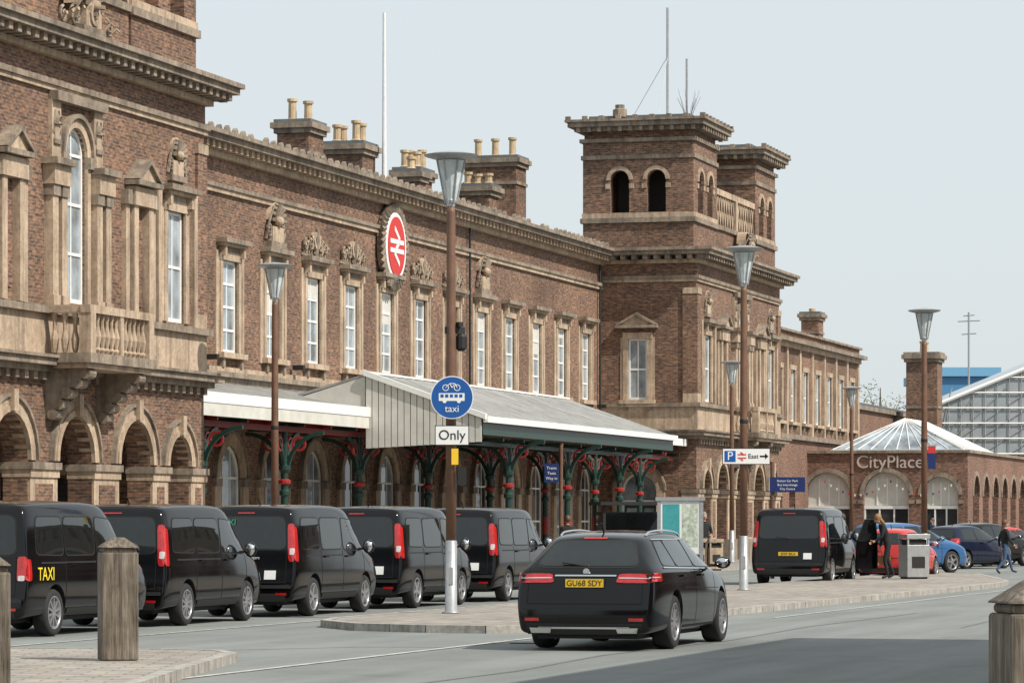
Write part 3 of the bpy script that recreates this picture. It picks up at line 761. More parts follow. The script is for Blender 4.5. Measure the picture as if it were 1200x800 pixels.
CH = empty('brick_chimney', st(213.7, -34.5, 0), PHI)
W = MB()
W.box(-.95,.95,-.95,.95,0,11.4,BRICK)
for (z0,z1,p) in ((8.6,8.75,.05),(11.4,11.6,.12),(11.6,11.85,.25),(11.85,12.0,.15)): W.box(-.95-p,.95+p,-.95-p,.95+p,z0,z1,STONED)
for i in (-.45,.45):
    W.lathe([(.2,0),(.17,.5),(.22,.6),(.22,.68)], (i,0,12), 10, TERRA)
W.done('shaft', CH)

# glass roofed hall on the right
GH = empty('glass_roofed_hall', (0,0,0), 0)
def hallglass():
    m, nt, b = newmat('hall_glazing')
    n = noise(nt, .3, 5, objco(nt))
    r = ramp(nt, n.outputs[0], [(.35,(.22,.245,.25)),(.65,(.36,.39,.40))]); nt.links.new(r.outputs[0], b.inputs['Base Color'])
    b.inputs['Roughness'].default_value = .15; return m
HG = hallglass()
G = MB(); y0, y1 = 232, 262
xl, xa, xr, ze, za = 27.8, 40.5, 53.2, 9.4, 14.6
G.box(xl, xr, y0, y1, 0, 6.2, BRICKR)
G.face([(xl,y0,6.2),(xr,y0,6.2),(xr,y0,ze),(xa,y0,za),(xl,y0,ze)], HG)
G.face([(xl,y0,ze),(xl,y1,ze),(xa,y1,za),(xa,y0,za)], HG); G.face([(xr,y0,ze),(xr,y1,ze),(xa,y1,za),(xa,y0,za)], HG)
G.face([(xl,y0,6.2),(xl,y1,6.2),(xl,y1,ze),(xl,y0,ze)], HG)
for k in range(33):
    x = xl+(xr-xl)*k/32; zt = ze+(za-ze)*(1-abs(x-xa)/(xa-xl))
    G.tube([(x,y0-.1,6.2),(x,y0-.1,zt)], .04, GALV, 4)
for k in range(9):
    z = 6.2+k*1.0; h = 0 if z <= ze else (z-ze)/(za-ze)*(xa-xl)
    G.tube([(xl+h,y0-.12,z),(xr-h,y0-.12,z)], .05, WHITE, 4)
for k in range(14):
    a = xl+k*1.8-6; x0 = max(a, xl)
    G.tube([(x0,y0-.05,6.2+(x0-a)*.0),(min(a+7,xa),y0-.05,6.2+min(7,xa-a)*.62)], .05, GALV, 4)
for q in (xl, xr): G.tube([(q,y0-.15,ze),(xa,y0-.15,za)], .14, WHITE, 6)
G.done('glazing', GH)
BS = MB(); BLUEW = plain('blue_cladding', (.06,.20,.38), .6)
BS.box(48,54.8,400,430,0,19,BLUEW); BS.box(47.6,55.2,399.5,430.5,18.2,19.2,plain('blue_cladding_light', (.14,.34,.52), .6)); BS.done('blue_warehouse')
AN = MB(); AN.tube([(49.8,386,0),(49.8,386,24.6)], .12, GALV, 5)
for z, w in ((23.6,1.2),(22.2,.8),(24.2,.6)): AN.tube([(49.8-w,386,z),(49.8+w,386,z+.1)], .07, GALV, 4)
AN.done('radio_mast')

# ------------------------------------------------------------ buildings on the other side of the street
def terrace(name, s0, s1, w0, depth, h, nb, mat):
    e = empty(name, (0,0,0), PHI); O = MB(); MO = lambda a,d,z: Vector((a, w0+d, z))
    p = (s1-s0)/nb; xs = [s0+p*(i+.5) for i in range(nb)]; z = 0; k = 0
    while z < h-.1:
        z1 = min(h, z+h/3); O.wall(MO, s0, s1, z, z1, .4, [(x,1.2,z+.9,z1-.5,k == 0) for x in xs], mat)
        O.box(s0, s1, w0, w0+.12, z1-.2, z1-.05, STONE); z = z1; k += 1
    O.box(s0+.1, s1-.1, w0-.42, w0-.401, 0, h, WDARK)
    O.box(s1-.3, s1, w0-depth, w0-.43, 0, h, mat); O.box(s0, s0+.3, w0-depth, w0-.43, 0, h, mat)
    O.box(s0, s1, w0-depth-.3, w0-depth, 0, h, mat)
    O.box(s0-.2, s1+.2, w0-depth-.5, w0+.3, h, h+.3, STONED)
    O.done('walls', e)
terrace('brick_hotel', 24, 48.6, 1.9, 12, 8.8, 8, BRICKR)
terrace('brick_terrace', 72, 150, -9, 10, 9.5, 22, BRICKR)
OB = empty('street_end_block', st(-48, 0, 0), PHI); O = MB(); O.box(-12, 0, -20, 34, 0, 12, BRICKR)
for i in range(14):
    for z in (1.2, 5, 8.6): O.box(0.001, .05, -18+i*3.7, -16.6+i*3.7, z, z+2, WDARK)
O.done('walls', OB)

# ------------------------------------------------------------ ground
G = MB(); G.face([(-1500,-300,-.004),(1500,-300,-.004),(1500,3000,-.004),(-1500,3000,-.004)], GROUNDM); G.done('ground')
RD = empty('road', (0,0,0), PHI)
G = MB(); G.face([(-60,-60,.0),(240,-60,.0),(240,36,.0),(-60,36,.0)], ASPH); G.done('asphalt', RD)
L = MB()
def line(s0,t0,s1,t1,w=.12,mat=None,z=.008):
    a, b = Vector((s0,-t0,z)), Vector((s1,-t1,z)); d = (b-a).normalized(); n = Vector((-d.y,d.x,0))*w/2
    L.face([a-n,b-n,b+n,a+n], mat or LINE)
line(28,-14.0,51.5,-13.9,.12); line(62,-12.7,93,-12.2,.10)
line(40,-19.9,78,-19.9,.1); line(40,-24.6,78,-24.6,.1)
# meandering sealed seams in the tarmac
for (pts) in ([(34,-11.2),(39,-11.0),(44,-11.25),(50,-10.9),(57,-11.1),(66,-10.8)], [(44,-16.9),(46,-15.2),(46.3,-13.95)], [(57,-8.6),(63,-8.8),(70,-8.3),(80,-8.5)]):
    for (a_, b_) in zip(pts, pts[1:]): line(a_[0],a_[1],b_[0],b_[1],.06,TAR,.004)
L.done('lane_markings', RD)
DR = MB(); DR.box(47.9,48.5,13.2,13.6,.001,.012,TRIM)
for k in range(6): DR.box(47.93+k*.095,47.97+k*.095,13.22,13.58,.0125,.02,GALV)
DR.done('drain_cover', RD)

def pavement(name, poly, z=.12, kw=.16, rot=PHI):
    e = empty(name, (0,0,0), rot); m = MB(); n = len(poly); inner = []
    for i in range(n):
        p0, p, p1 = Vector(poly[i-1]), Vector(poly[i]), Vector(poly[(i+1) % n])
        d0 = (p-p0).normalized(); d1 = (p1-p).normalized()
        n0 = Vector((-d0.y,d0.x)); n1 = Vector((-d1.y,d1.x)); b = (n0+n1).normalized()
        inner.append(p+b*kw/max(.4, b.dot(n0)))
    for i in range(n):
        j = (i+1) % n; a, b = Vector(poly[i]), Vector(poly[j]); c, d = inner[j], inner[i]
        L_ = (b-a).length; k = max(1, round(L_/.92))
        for q in range(k):
            f0, f1 = (q+.008)/k, (q+1-.008)/k
            A, B = a.lerp(b,f0), a.lerp(b,f1); D_, C_ = d.lerp(c,f0), d.lerp(c,f1)
            m.face([(A.x,A.y,z),(B.x,B.y,z),(C_.x,C_.y,z),(D_.x,D_.y,z)], KERB)
            m.face([(A.x,A.y,0),(B.x,B.y,0),(B.x,B.y,z),(A.x,A.y,z)], KERB)
    m.face([(p.x,p.y,z-.004) for p in inner], PAVE)
    m.done('paving_and_kerb', e, recalc=False)
    return e
isl = [(54.6,18.7),(53.0,17.6),(52.3,16.2),(52.2,15.2),(52.7,14.5),(53.8,14.15),(66,13.75),(93,13.0),(97,13.3),(110,16.0),(112,17.5),(110,18.6),(90,18.9),(56,19.0)]
pavement('traffic_island', isl)
pavement('station_pavement', [(20,27),(183,27),(183,36.4),(20,36.4)])
pavement('near_pavement', [(-14,30),(-3.75,33),(-3.6,38.0),(-3.35,43.2),(-3.6,44.1),(-4.4,44.5),(-14,46.5)], rot=0)
pavement('plaza_pavement', [(118,8),(240,8),(240,27.3),(184,27.3),(184,20),(118,14)])

# ------------------------------------------------------------ bollards
def bollard(x, y, z0, rz=0):
    e = empty('wooden_bollard', (x,y,z0), rz); m = MB(); h = 1.24; a = .21
    m.box(-a,a,-a,a,0,h,WOOD)
    m.box(-a+.02,a-.02,-a+.02,a-.02,h,h+.05,WOOD)
    m.hexa([(-a-.015,-a-.015,h+.05),(a+.015,-a-.015,h+.05),(a+.015,a+.015,h+.05),(-a-.015,a+.015,h+.05),(-.07,-.07,h+.17),(.07,-.07,h+.17),(.07,.07,h+.17),(-.07,.07,h+.17)], WOOD)
    m.done('timber_post', e, bevel=.02)
bollard(-4.54, 40.8, .12, .25)
bollard(-4.40, 29.5, .05, .2)
bollard(2.68, 18.0, 0.0, .15)

# ------------------------------------------------------------ street lamps
def lamp(s, t, z0=.12, h=8.1, name='street_lamp'):
    e = empty(name, st(s,t,z0), 0); m = MB()
    m.lathe([(.16,0),(.16,.02),(.105,.03),(.105,1.25),(.09,1.27)], (0,0,0), 16, GALV, smooth=True)
    m.lathe([(.09,1.26),(.09,4.0),(.075,h-1.1),(.065,h-1.0)], (0,0,0), 14, RUST, smooth=True)
    m.lathe([(.092,3.9),(.098,3.92),(.098,3.98),(.092,4.0)], (0,0,0), 14, TRIM)
    m.box(-.04,.04,-.11,-.085,.5,.8,GALV)
    m.lathe([(.05,h-1.02),(.07,h-.98),(.09,h-.92),(.23,h-.22),(.24,h-.2)], (0,0,0), 12, LAMPG)
    m.lathe([(.10,h-.94),(.11,h-.9),(.10,h-.86)], (0,0,0), 12, GALV)
    for i in range(6):
        a = i*math.pi/3; c, s_ = math.cos(a), math.sin(a)
        m.tube([(.10*c,.10*s_,h-.95),(.25*c,.25*s_,h-.18)], .014, GALV, 5)
    m.lathe([(.2,h-.2),(.45,h-.13),(.48,h-.10),(.3,h-.06),(.05,h-.03)], (0,0,0), 20, GALV)
    m.done('column_and_lantern', e)
    return e
l1 = lamp(59.3,-17.9); l2 = lamp(81.4,-17.4); l3 = lamp(101.6,-16.4, h=7.8)
lamp(83.5,-29.8); lamp(139,-30.2); lamp(164,-29.9, 0)
def roundsign(x, y, z):
    e = empty('traffic_sign', (x,y,z), R(-2)); m = MB(); n = 40
    pc = lambda r: [Vector((r*math.cos(2*math.pi*i/n),0,r*math.sin(2*math.pi*i/n))) for i in range(n)]
    m.prism(pc(.375),(0,.01,0),SWHITE)
    m.prism([p+Vector((0,-.003,0)) for p in pc(.358)],(0,.002,0),SBLUE)
    f = -.006
    def r(x0,x1,z0,z1,mm=SWHITE,d=0): m.box(x0,x1,f-.002-d,f+.002-d,z0,z1,mm)
    r(-.23,.22,-.06,.075)
    for k in range(5): r(-.20+k*.082,-.145+k*.082,0.0,.055,SBLUE,.003)
    for cx in (-.13,.12):
        m.prism([Vector((cx+.035*math.cos(a*.5236),f-.003,-.065+.035*math.sin(a*.5236))) for a in range(12)],(0,.002,0),SWHITE)
    Mq = lambda a,d,zz: Vector((a,f-d*.001,zz))
    for cx in (-.11,.09): m.arcseg(Mq, cx, .17, .045,.058,0,2*math.pi,0,3,14,SWHITE)
    for p in (((-.11,.17),(-.04,.24)),((-.04,.24),(.05,.24)),((.05,.24),(.09,.17)),((-.04,.24),(0,.17)),((0,.17),(.05,.24))):
        m.tube([(p[0][0],f,p[0][1]),(p[1][0],f,p[1][1])],.007,SWHITE,4)
    for zz in (-.15,.15): m.box(-.12,.12,.012,.06,zz-.02,zz+.02,GALV)
    m.done('sign_plate', e)
    text('taxi',.17,(0,-.008,-.2),(R(90),0,0),TXTW,e)
p = st(59.3,-17.9)
roundsign(p.x+.02, p.y-.17, 3.88)
e = empty('only_sign', (p.x+.02,p.y-.15,3.22), 0); m = MB()
m.box(-.30,.30,0,.01,-.175,.175,TXTB); m.box(-.285,.285,-.004,-.001,-.16,.16,SWHITE); m.box(-.12,.12,.012,.06,-.02,.02,GALV); m.done('plate', e)
text('Only',.24,(0,-.007,0),(R(90),0,0),TXTB,e)
e = empty('cctv_camera', (p.x,p.y,5.0), .5); m = MB(); m.box(-.1,.25,-.05,.05,0,.12,TRIM); m.box(.08,.16,-.16,.16,.12,.2,TRIM); m.lathe([(.05,-.3),(.1,-.25),(.1,-.05),(.06,0)],(.2,0,0),10,TRIM); m.done('housing', e)
e = empty('warning_notice', (p.x+.07,p.y-.13,2.85), 0); m = MB(); m.box(-.06,.06,0,.01,-.14,.14,YEL); m.box(.05,.2,0,.04,-.5,-.18,TRIM); m.done('plate', e)
p = st(81.4,-17.4)
e = empty('direction_sign', (p.x+.05,p.y-.14,3.25), 0); m = MB()
m.box(-.56,.56,0,.012,-.19,.19,TXTB); m.box(-.545,.545,-.004,-.001,-.175,.175,SWHITE)
m.box(-.51,-.25,-.008,-.005,-.13,.13,SBLUE)
m.box(-.2,0,-.008,-.005,.025,.055,SRED); m.box(-.2,0,-.008,-.005,-.055,-.025,SRED)
m.tube([(-.13,-.006,.1),(-.06,-.006,.04)],.014,SRED,4); m.tube([(-.14,-.006,-.04),(-.07,-.006,-.1)],.014,SRED,4)
m.box(.32,.46,-.008,-.005,-.02,.02,TXTB); m.prism([Vector((.44,-.008,-.07)),Vector((.52,-.008,0)),Vector((.44,-.008,.07))],(0,.003,0),TXTB)
m.done('plate', e)
text('P',.28,(-.38,-.012,0),(R(90),0,0),TXTW,e); text('East',.15,(.165,-.008,0),(R(90),0,0),TXTB,e)
p = st(101.6,-16.4)
e = empty('banner_flag', (p.x+.1,p.y-.05,3.6), 0); m = MB(); m.box(0,.22,-.01,.01,-.35,.1,SNAVY); m.box(0,.22,-.012,.012,.1,.3,SRED); m.box(-.05,.24,-.02,.02,.3,.34,GALV); m.done('cloth', e)

def panel_sign(name, x, y, h, pw, ph, pz, mat, off=0, txt=None, post=RUST):
    e = empty(name, (x,y,.12), 0); m = MB()
    m.lathe([(.06,0),(.06,h)], (0,0,0), 10, post)
    m.box(off-pw/2,off+pw/2,-.1,-.07,pz-ph/2,pz+ph/2,mat)
    m.done('post_and_panel', e)
    if txt:
        for i, t_ in enumerate(txt): text(t_, ph*.21, (off,-.104,pz+ph*(.25-.27*i)), (R(90),0,0), TXTW, e)
    return e
panel_sign('fingerpost_sign', 7.35, 100, 3.3, 1.0, .42, 2.65, SNAVY, .42, ('Station Car Park','Bus Interchange','City Centre'))
panel_sign('information_sign', 1.55, 112, 4.1, .45, .6, 3.15, SNAVY, -.3, ('Trains','Taxis','Way in'))
e = empty('information_board', (4.75,100,.12), 0); m = MB()
m.box(-.65,-.55,-.05,.05,0,2.3,GALV); m.box(.55,.65,-.05,.05,0,2.3,GALV); m.box(-.6,.6,-.03,.03,.7,2.2,SWHITE)
m.box(-.5,-.02,-.036,-.031,.9,2.1,plain('poster_teal',(.05,.3,.32),.4)); m.box(.05,.5,-.036,-.031,.9,2.1,plain('poster_map',(.45,.5,.42),.4,var=.5,nscale=9))
m.box(-.7,.7,-.08,.08,2.2,2.3,GALV); m.done('board', e)
e = empty('bus_shelter', (3.6,106,.12), .2); m = MB()
for x in (-1,1):
    for y in (-.6,.6): m.box(x-.04,x+.04,y-.04,y+.04,0,2.1,TRIM)
m.box(-1.15,1.15,-.8,.8,2.1,2.2,TRIM); m.box(-.95,.95,.58,.6,.3,1.9,WDARK); m.box(-1.01,-.99,-.5,.5,.3,1.9,WDARK)
m.box(-.9,.9,.2,.5,.45,.5,WOOD)
m.done('frame_and_roof', e)
def bin_(x,y,w,h,mat,name='litter_bin'):
    e = empty(name,(x,y,.12),.28); m = MB()
    m.box(-w/2,w/2,-w/2,w/2,.05,h-.3,mat); m.box(-w/2+.04,w/2-.04,-w/2+.04,w/2-.04,0,.05,TRIM)
    for (a,b) in ((-1,-1),(1,-1),(-1,1),(1,1)): m.box(a*w/2-(.05 if a>0 else 0),a*w/2+(.05 if a<0 else 0),b*w/2-(.05 if b>0 else 0),b*w/2+(.05 if b<0 else 0),h-.3,h-.12,mat)
    m.box(-w/2+.06,w/2-.06,-w/2+.06,w/2-.06,h-.3,h-.14,DARK)
    m.box(-w/2-.02,w/2+.02,-w/2-.02,w/2+.02,h-.12,h,mat); m.box(-w*.3,w*.3,-w/2-.006,-w/2+.001,.3,h*.5,TRIM)
    m.done('casing', e, bevel=.015)
bin_(11.35,100,.66,1.25,STEEL); bin_(6.15,117,.46,1.05,STONE); bin_(6.68,117,.46,1.05,STONE)

# ------------------------------------------------------------ vehicles
def eval_mesh(o):
    dg = bpy.context.evaluated_depsgraph_get(); dg.update()
    return bpy.data.meshes.new_from_object(o.evaluated_get(dg))

def wheel_mesh(r, w, spokes):
    m = MB()
    m.lathe([(r*.69,-w*.48),(r*.74,-w/2),(r*.93,-w/2),(r*.99,-w*.36),(r,0),(r*.99,w*.36),(r*.93,w/2),(r*.74,w/2),(r*.69,w*.48)], (0,0,0), 40, TYRE, axis='y', smooth=True, cap=False)
    for q in (-1,1):
        m.lathe([(r*.70,q*(w/2-.002)),(r*.66,q*(w/2+.004)),(r*.63,q*(w/2-.015)),(r*.61,q*w*.1)], (0,0,0), 40, ALLOY, axis='y', smooth=True, cap=False)
        m.lathe([(r*.66,q*(w*.14)),(r*.66,q*(w*.12))], (0,0,0), 28, TRIM, axis='y')
        m.lathe([(r*.40,q*(w*.17)),(r*.40,q*(w*.15))], (0,0,0), 24, GALV, axis='y')
        m.lathe([(r*.17,q*(w*.22)),(r*.15,q*(w*.42)),(r*.06,q*(w*.44))], (0,0,0), 14, ALLOY, axis='y')
        for i in range(spokes):
            a = 2*math.pi*i/spokes; c, s_ = math.cos(a), math.sin(a); hw0, hw1 = (r*.085, r*.075) if spokes < 7 else (r*.05, r*.04)
            P = []
            for yy in (q*w*.22, q*(w*.44)):
                for rr, h in ((r*.1,hw0),(r*.65,hw1)):
                    P.append((c*rr-s_*h, yy, s_*rr+c*h)); P.append((c*rr+s_*h, yy, s_*rr-c*h))
            m.hexa([P[0],P[1],P[3],P[2],P[4],P[5],P[7],P[6]], ALLOY)
    return m

SPEC = {}
SPEC['van'] = dict(W=1.01, zb=.26, L=5.1, cr=dict(r5=.45, r7=.35, r2=.3, end=.45),
  st=[('r',.0,1.12,1.95,.965,.83,[0,-.03,-.05,-.05,.02,.03,.12,.19,.20]),
      ('r',.13,1.13,1.99,1.0,.85,[0]*5+[.0,.05,.09,.09]),
      ('r',.9,1.14,2.02,1.0,.86,None),('r',2.0,1.14,2.03,1.0,.86,None),('r',2.9,1.13,2.02,1.0,.85,None),
      ('r',3.45,1.12,1.95,1.0,.81,None),('h',4.30,0,1.22,.985,0,None),('h',4.80,0,1.05,.95,0,None),('h',5.03,0,.86,.86,0,None)],
  wh=(.98,3.98,.355,.23), win=[((.34,1.24),(1.36,1.22),(1.36,1.78),(.44,1.78)),((1.44,1.22),(2.58,1.22),(2.58,1.78),(1.44,1.78)),((2.68,1.20),(3.90,1.19),(3.44,1.74),(2.68,1.78))],
  rear=((-.80,1.22),(.80,1.22),(.74,1.80),(-.74,1.80)), plate=(.82,.10))
SPEC['vito'] = dict(SPEC['van']); SPEC['vito'].update(wh=(1.0,4.05,.355,.23))
SPEC['estate'] = dict(W=.985, zb=.20, L=5.1, cr=dict(r5=.5, r7=.25, r2=.3, end=.35),
  st=[('r',.0,1.04,1.49,.935,.60,[0,.02,-.04,-.06,.0,.06,.48,.60,.62]),
      ('r',.26,1.06,1.53,1.0,.66,[0,0,0,0,0,.10,.36,.46,.48]),
      ('r',1.1,1.06,1.57,1.0,.68,[0,0,0,0,0,0,.06,.1,.1]),('r',1.9,1.05,1.59,1.0,.69,None),('r',2.6,1.04,1.57,1.0,.68,None),
      ('r',3.05,1.03,1.52,1.0,.66,None),('h',3.85,0,1.09,.98,0,None),('h',4.6,0,.97,.95,0,None),('h',4.98,0,.80,.84,0,None)],
  wh=(1.12,4.10,.365,.26), win=[((.60,1.13),(1.28,1.11),(1.28,1.45),(.92,1.44)),((1.34,1.11),(2.32,1.10),(2.32,1.47),(1.34,1.46)),((2.39,1.10),(3.58,1.08),(3.02,1.44),(2.39,1.47))],
  rear=((-.70,1.12),(.70,1.12),(.53,1.45),(-.53,1.45)), plate=(.90,.11))
SPEC['hatch'] = dict(W=.86, zb=.18, L=3.8, cr=dict(r5=.4, r7=.25, r2=.3, end=.3),
  st=[('r',.0,.98,1.42,.9,.58,[0,0,-.04,-.04,.02,.08,.26,.34,.36]),('r',.25,1.0,1.47,1.0,.64,[0,0,0,0,0,.04,.12,.16,.18]),
      ('r',.9,.98,1.52,1.0,.66,None),('r',1.5,.96,1.52,1.0,.66,None),('r',2.0,.95,1.46,1.0,.64,None),('h',2.8,0,1.0,.98,0,None),('h',3.4,0,.87,.93,0,None),('h',3.72,0,.72,.82,0,None)],
  wh=(.62,3.08,.31,.2), win=[((.45,1.03),(1.25,1.02),(1.25,1.38),(.6,1.36)),((1.32,1.02),(2.5,1.0),(2.02,1.36),(1.32,1.39))],
  rear=((-.58,1.06),(.58,1.06),(.48,1.36),(-.48,1.36)), plate=(.62,.11))
SPEC['suv'] = dict(W=.95, zb=.24, L=4.5, cr=dict(r5=.4, r7=.25, r2=.3, end=.3),
  st=[('r',.0,1.08,1.58,.9,.6,[0,0,-.04,-.04,.02,.08,.3,.38,.40]),('r',.25,1.1,1.64,1.0,.66,[0,0,0,0,0,.04,.14,.2,.2]),
      ('r',1.0,1.08,1.69,1.0,.68,None),('r',1.8,1.06,1.69,1.0,.68,None),('r',2.5,1.05,1.62,1.0,.66,None),('h',3.3,0,1.14,.98,0,None),('h',4.0,0,1.02,.94,0,None),('h',4.4,0,.84,.84,0,None)],
  wh=(.82,3.5,.37,.24), win=[((.5,1.14),(1.3,1.13),(1.3,1.54),(.75,1.52)),((1.37,1.13),(2.1,1.12),(2.1,1.56),(1.37,1.55)),((2.17,1.12),(3.0,1.1),(2.55,1.5),(2.17,1.55))],
  rear=((-.62,1.16),(.62,1.16),(.5,1.5),(-.5,1.5)), plate=(.75,.11))

def body_mesh(sp, paint):
    bm = bmesh.new(); rings = []
    Wd, zb, cr = sp['W'], sp['zb'], sp['cr']
    def rows(s):
        k, x, belt, top, wf, tf, off = s
        if k == 'r': rr = [(0,zb),(.8,zb),(.96,zb+.06),(1,zb+.33),(1.005,belt-.22),(.975,belt),(tf+.05,top-.12),(tf-.05,top-.01),(0,top+.025)]
        else: rr = [(0,zb),(.8,zb),(.96,zb+.06),(1,zb+.3),(1,top-.28),(.95,top-.09),(.82,top-.0),(.5,top+.03),(0,top+.045)]
        off = off or [0]*9
        return [(x+off[i], y*Wd*wf, z) for i, (y, z) in enumerate(rr)]
    S_ = [rows(s) for s in sp['st']]
    first = [(x-.03, y*.80, z*.98+.02) for x, y, z in S_[0]]; last = [(x+.05, y*.75, z*.97+.01) for x, y, z in S_[-1]]
    for rr in [first]+S_+[last]:
        ring = [bm.verts.new(p) for p in rr]+[bm.verts.new((x,-y,z)) for x,y,z in rr[7:0:-1]]
        rings.append(ring)
    for a, b in zip(rings, rings[1:]):
        for i in range(16): bm.faces.new([a[i],a[(i+1)%16],b[(i+1)%16],b[i]])
    for ring, fl in ((rings[0],1),(rings[-1],0)):
        L_ = lambda i: ring[16-i]
        bm.faces.new([ring[0],ring[1],L_(1)])
        for i in range(1,7): bm.faces.new([ring[i],ring[i+1],L_(i+1),L_(i)])
        bm.faces.new([ring[7],ring[8],L_(7)])
    lay = bm.edges.layers.float.new('crease_edge')
    for a, b in zip(rings, rings[1:]):
        for i, key in ((5,'r5'),(7,'r7'),(2,'r2')):
            for j in (i, 16-i):
                e_ = bm.edges.get([a[j], b[j]])
                if e_: e_[lay] = cr[key]
    for i in range(16):
        e_ = bm.edges.get([rings[1][i], rings[1][(i+1)%16]])
        if e_: e_[lay] = cr['end']
    bmesh.ops.recalc_face_normals(bm, faces=bm.faces[:])
    me = bpy.data.meshes.new('body'); bm.to_mesh(me); bm.free()
    o = bpy.data.objects.new('tmp', me); COL.objects.link(o)
    sd = o.modifiers.new('s','SUBSURF'); sd.levels = 3; sd.render_levels = 3
    m2 = eval_mesh(o); bpy.data.objects.remove(o)
    return m2

def cut_wheels(me, sp, paint):
    xr, xf, r, w = sp['wh']; Wd = sp['W']
    me.materials.clear(); me.materials.append(paint); me.materials.append(TRIM)
    o = bpy.data.objects.new('tmp', me); COL.objects.link(o)
    m = MB(); m.mi(paint)
    for x in (xr, xf):
        for q in (-1,1):
            a, b = sorted((q*(Wd-.42), q*(Wd+.3)))
            m.lathe([(r+.055,a),(r+.055,b)], (x,0,r+.02), 40, TRIM, axis='y')
    c = m.done('cut')
    b = o.modifiers.new('b','BOOLEAN'); b.operation = 'DIFFERENCE'; b.solver = 'EXACT'; b.object = c
    m2 = eval_mesh(o); bpy.data.objects.remove(o); bpy.data.objects.remove(c)
    if len(m2.polygons) < 100: return me
    return m2

def decal(m, bvh, q, view, mat, nx=8, nz=6, off=.006, chamfer=True):
    k = m.mi(mat)
    def hit(a, z):
        if view == 'rear': o, d = Vector((-2,a,z)), Vector((1,0,0))
        elif view == 'front': o, d = Vector((8,a,z)), Vector((-1,0,0))
        elif view == 'right': o, d = Vector((a,-3,z)), Vector((0,1,0))
        else: o, d = Vector((a,3,z)), Vector((0,-1,0))
        loc, no, _, _ = bvh.ray_cast(o, d)
        if loc is None: return None
        if no.dot(d) > 0: no = -no
        return loc+no*off
    P = {}
    for i in range(nx+1):
        for j in range(nz+1):
            u, v = i/nx, j/nz
            a = (q[0][0]*(1-u)+q[1][0]*u)*(1-v)+(q[3][0]*(1-u)+q[2][0]*u)*v
            z = (q[0][1]*(1-u)+q[1][1]*u)*(1-v)+(q[3][1]*(1-u)+q[2][1]*u)*v
            P[i,j] = (a, z)
    if chamfer and nx > 2 and nz > 2:
        for (i,j,di,dj) in ((0,0,1,1),(nx,0,-1,1),(0,nz,1,-1),(nx,nz,-1,-1)):
            A, B = P[i+di,j], P[i,j+dj]; P[i,j] = ((A[0]+B[0])/2*.6+P[i,j][0]*.4, (A[1]+B[1])/2*.6+P[i,j][1]*.4)
    V = {}
    for kk, (a, z) in P.items():
        h = hit(a, z); V[kk] = m.bm.verts.new(h) if h is not None else None
    for i in range(nx):
        for j in range(nz):
            vs = [V[i,j],V[i+1,j],V[i+1,j+1],V[i,j+1]]
            if all(vs):
                f = m.bm.faces.new(vs); f.material_index = k; f.smooth = True
def grow(q, g):
    cx = sum(p[0] for p in q)/4; cz = sum(p[1] for p in q)/4
    return tuple((p[0]+(g if p[0] > cx else -g), p[1]+(g if p[1] > cz else -g)) for p in q)

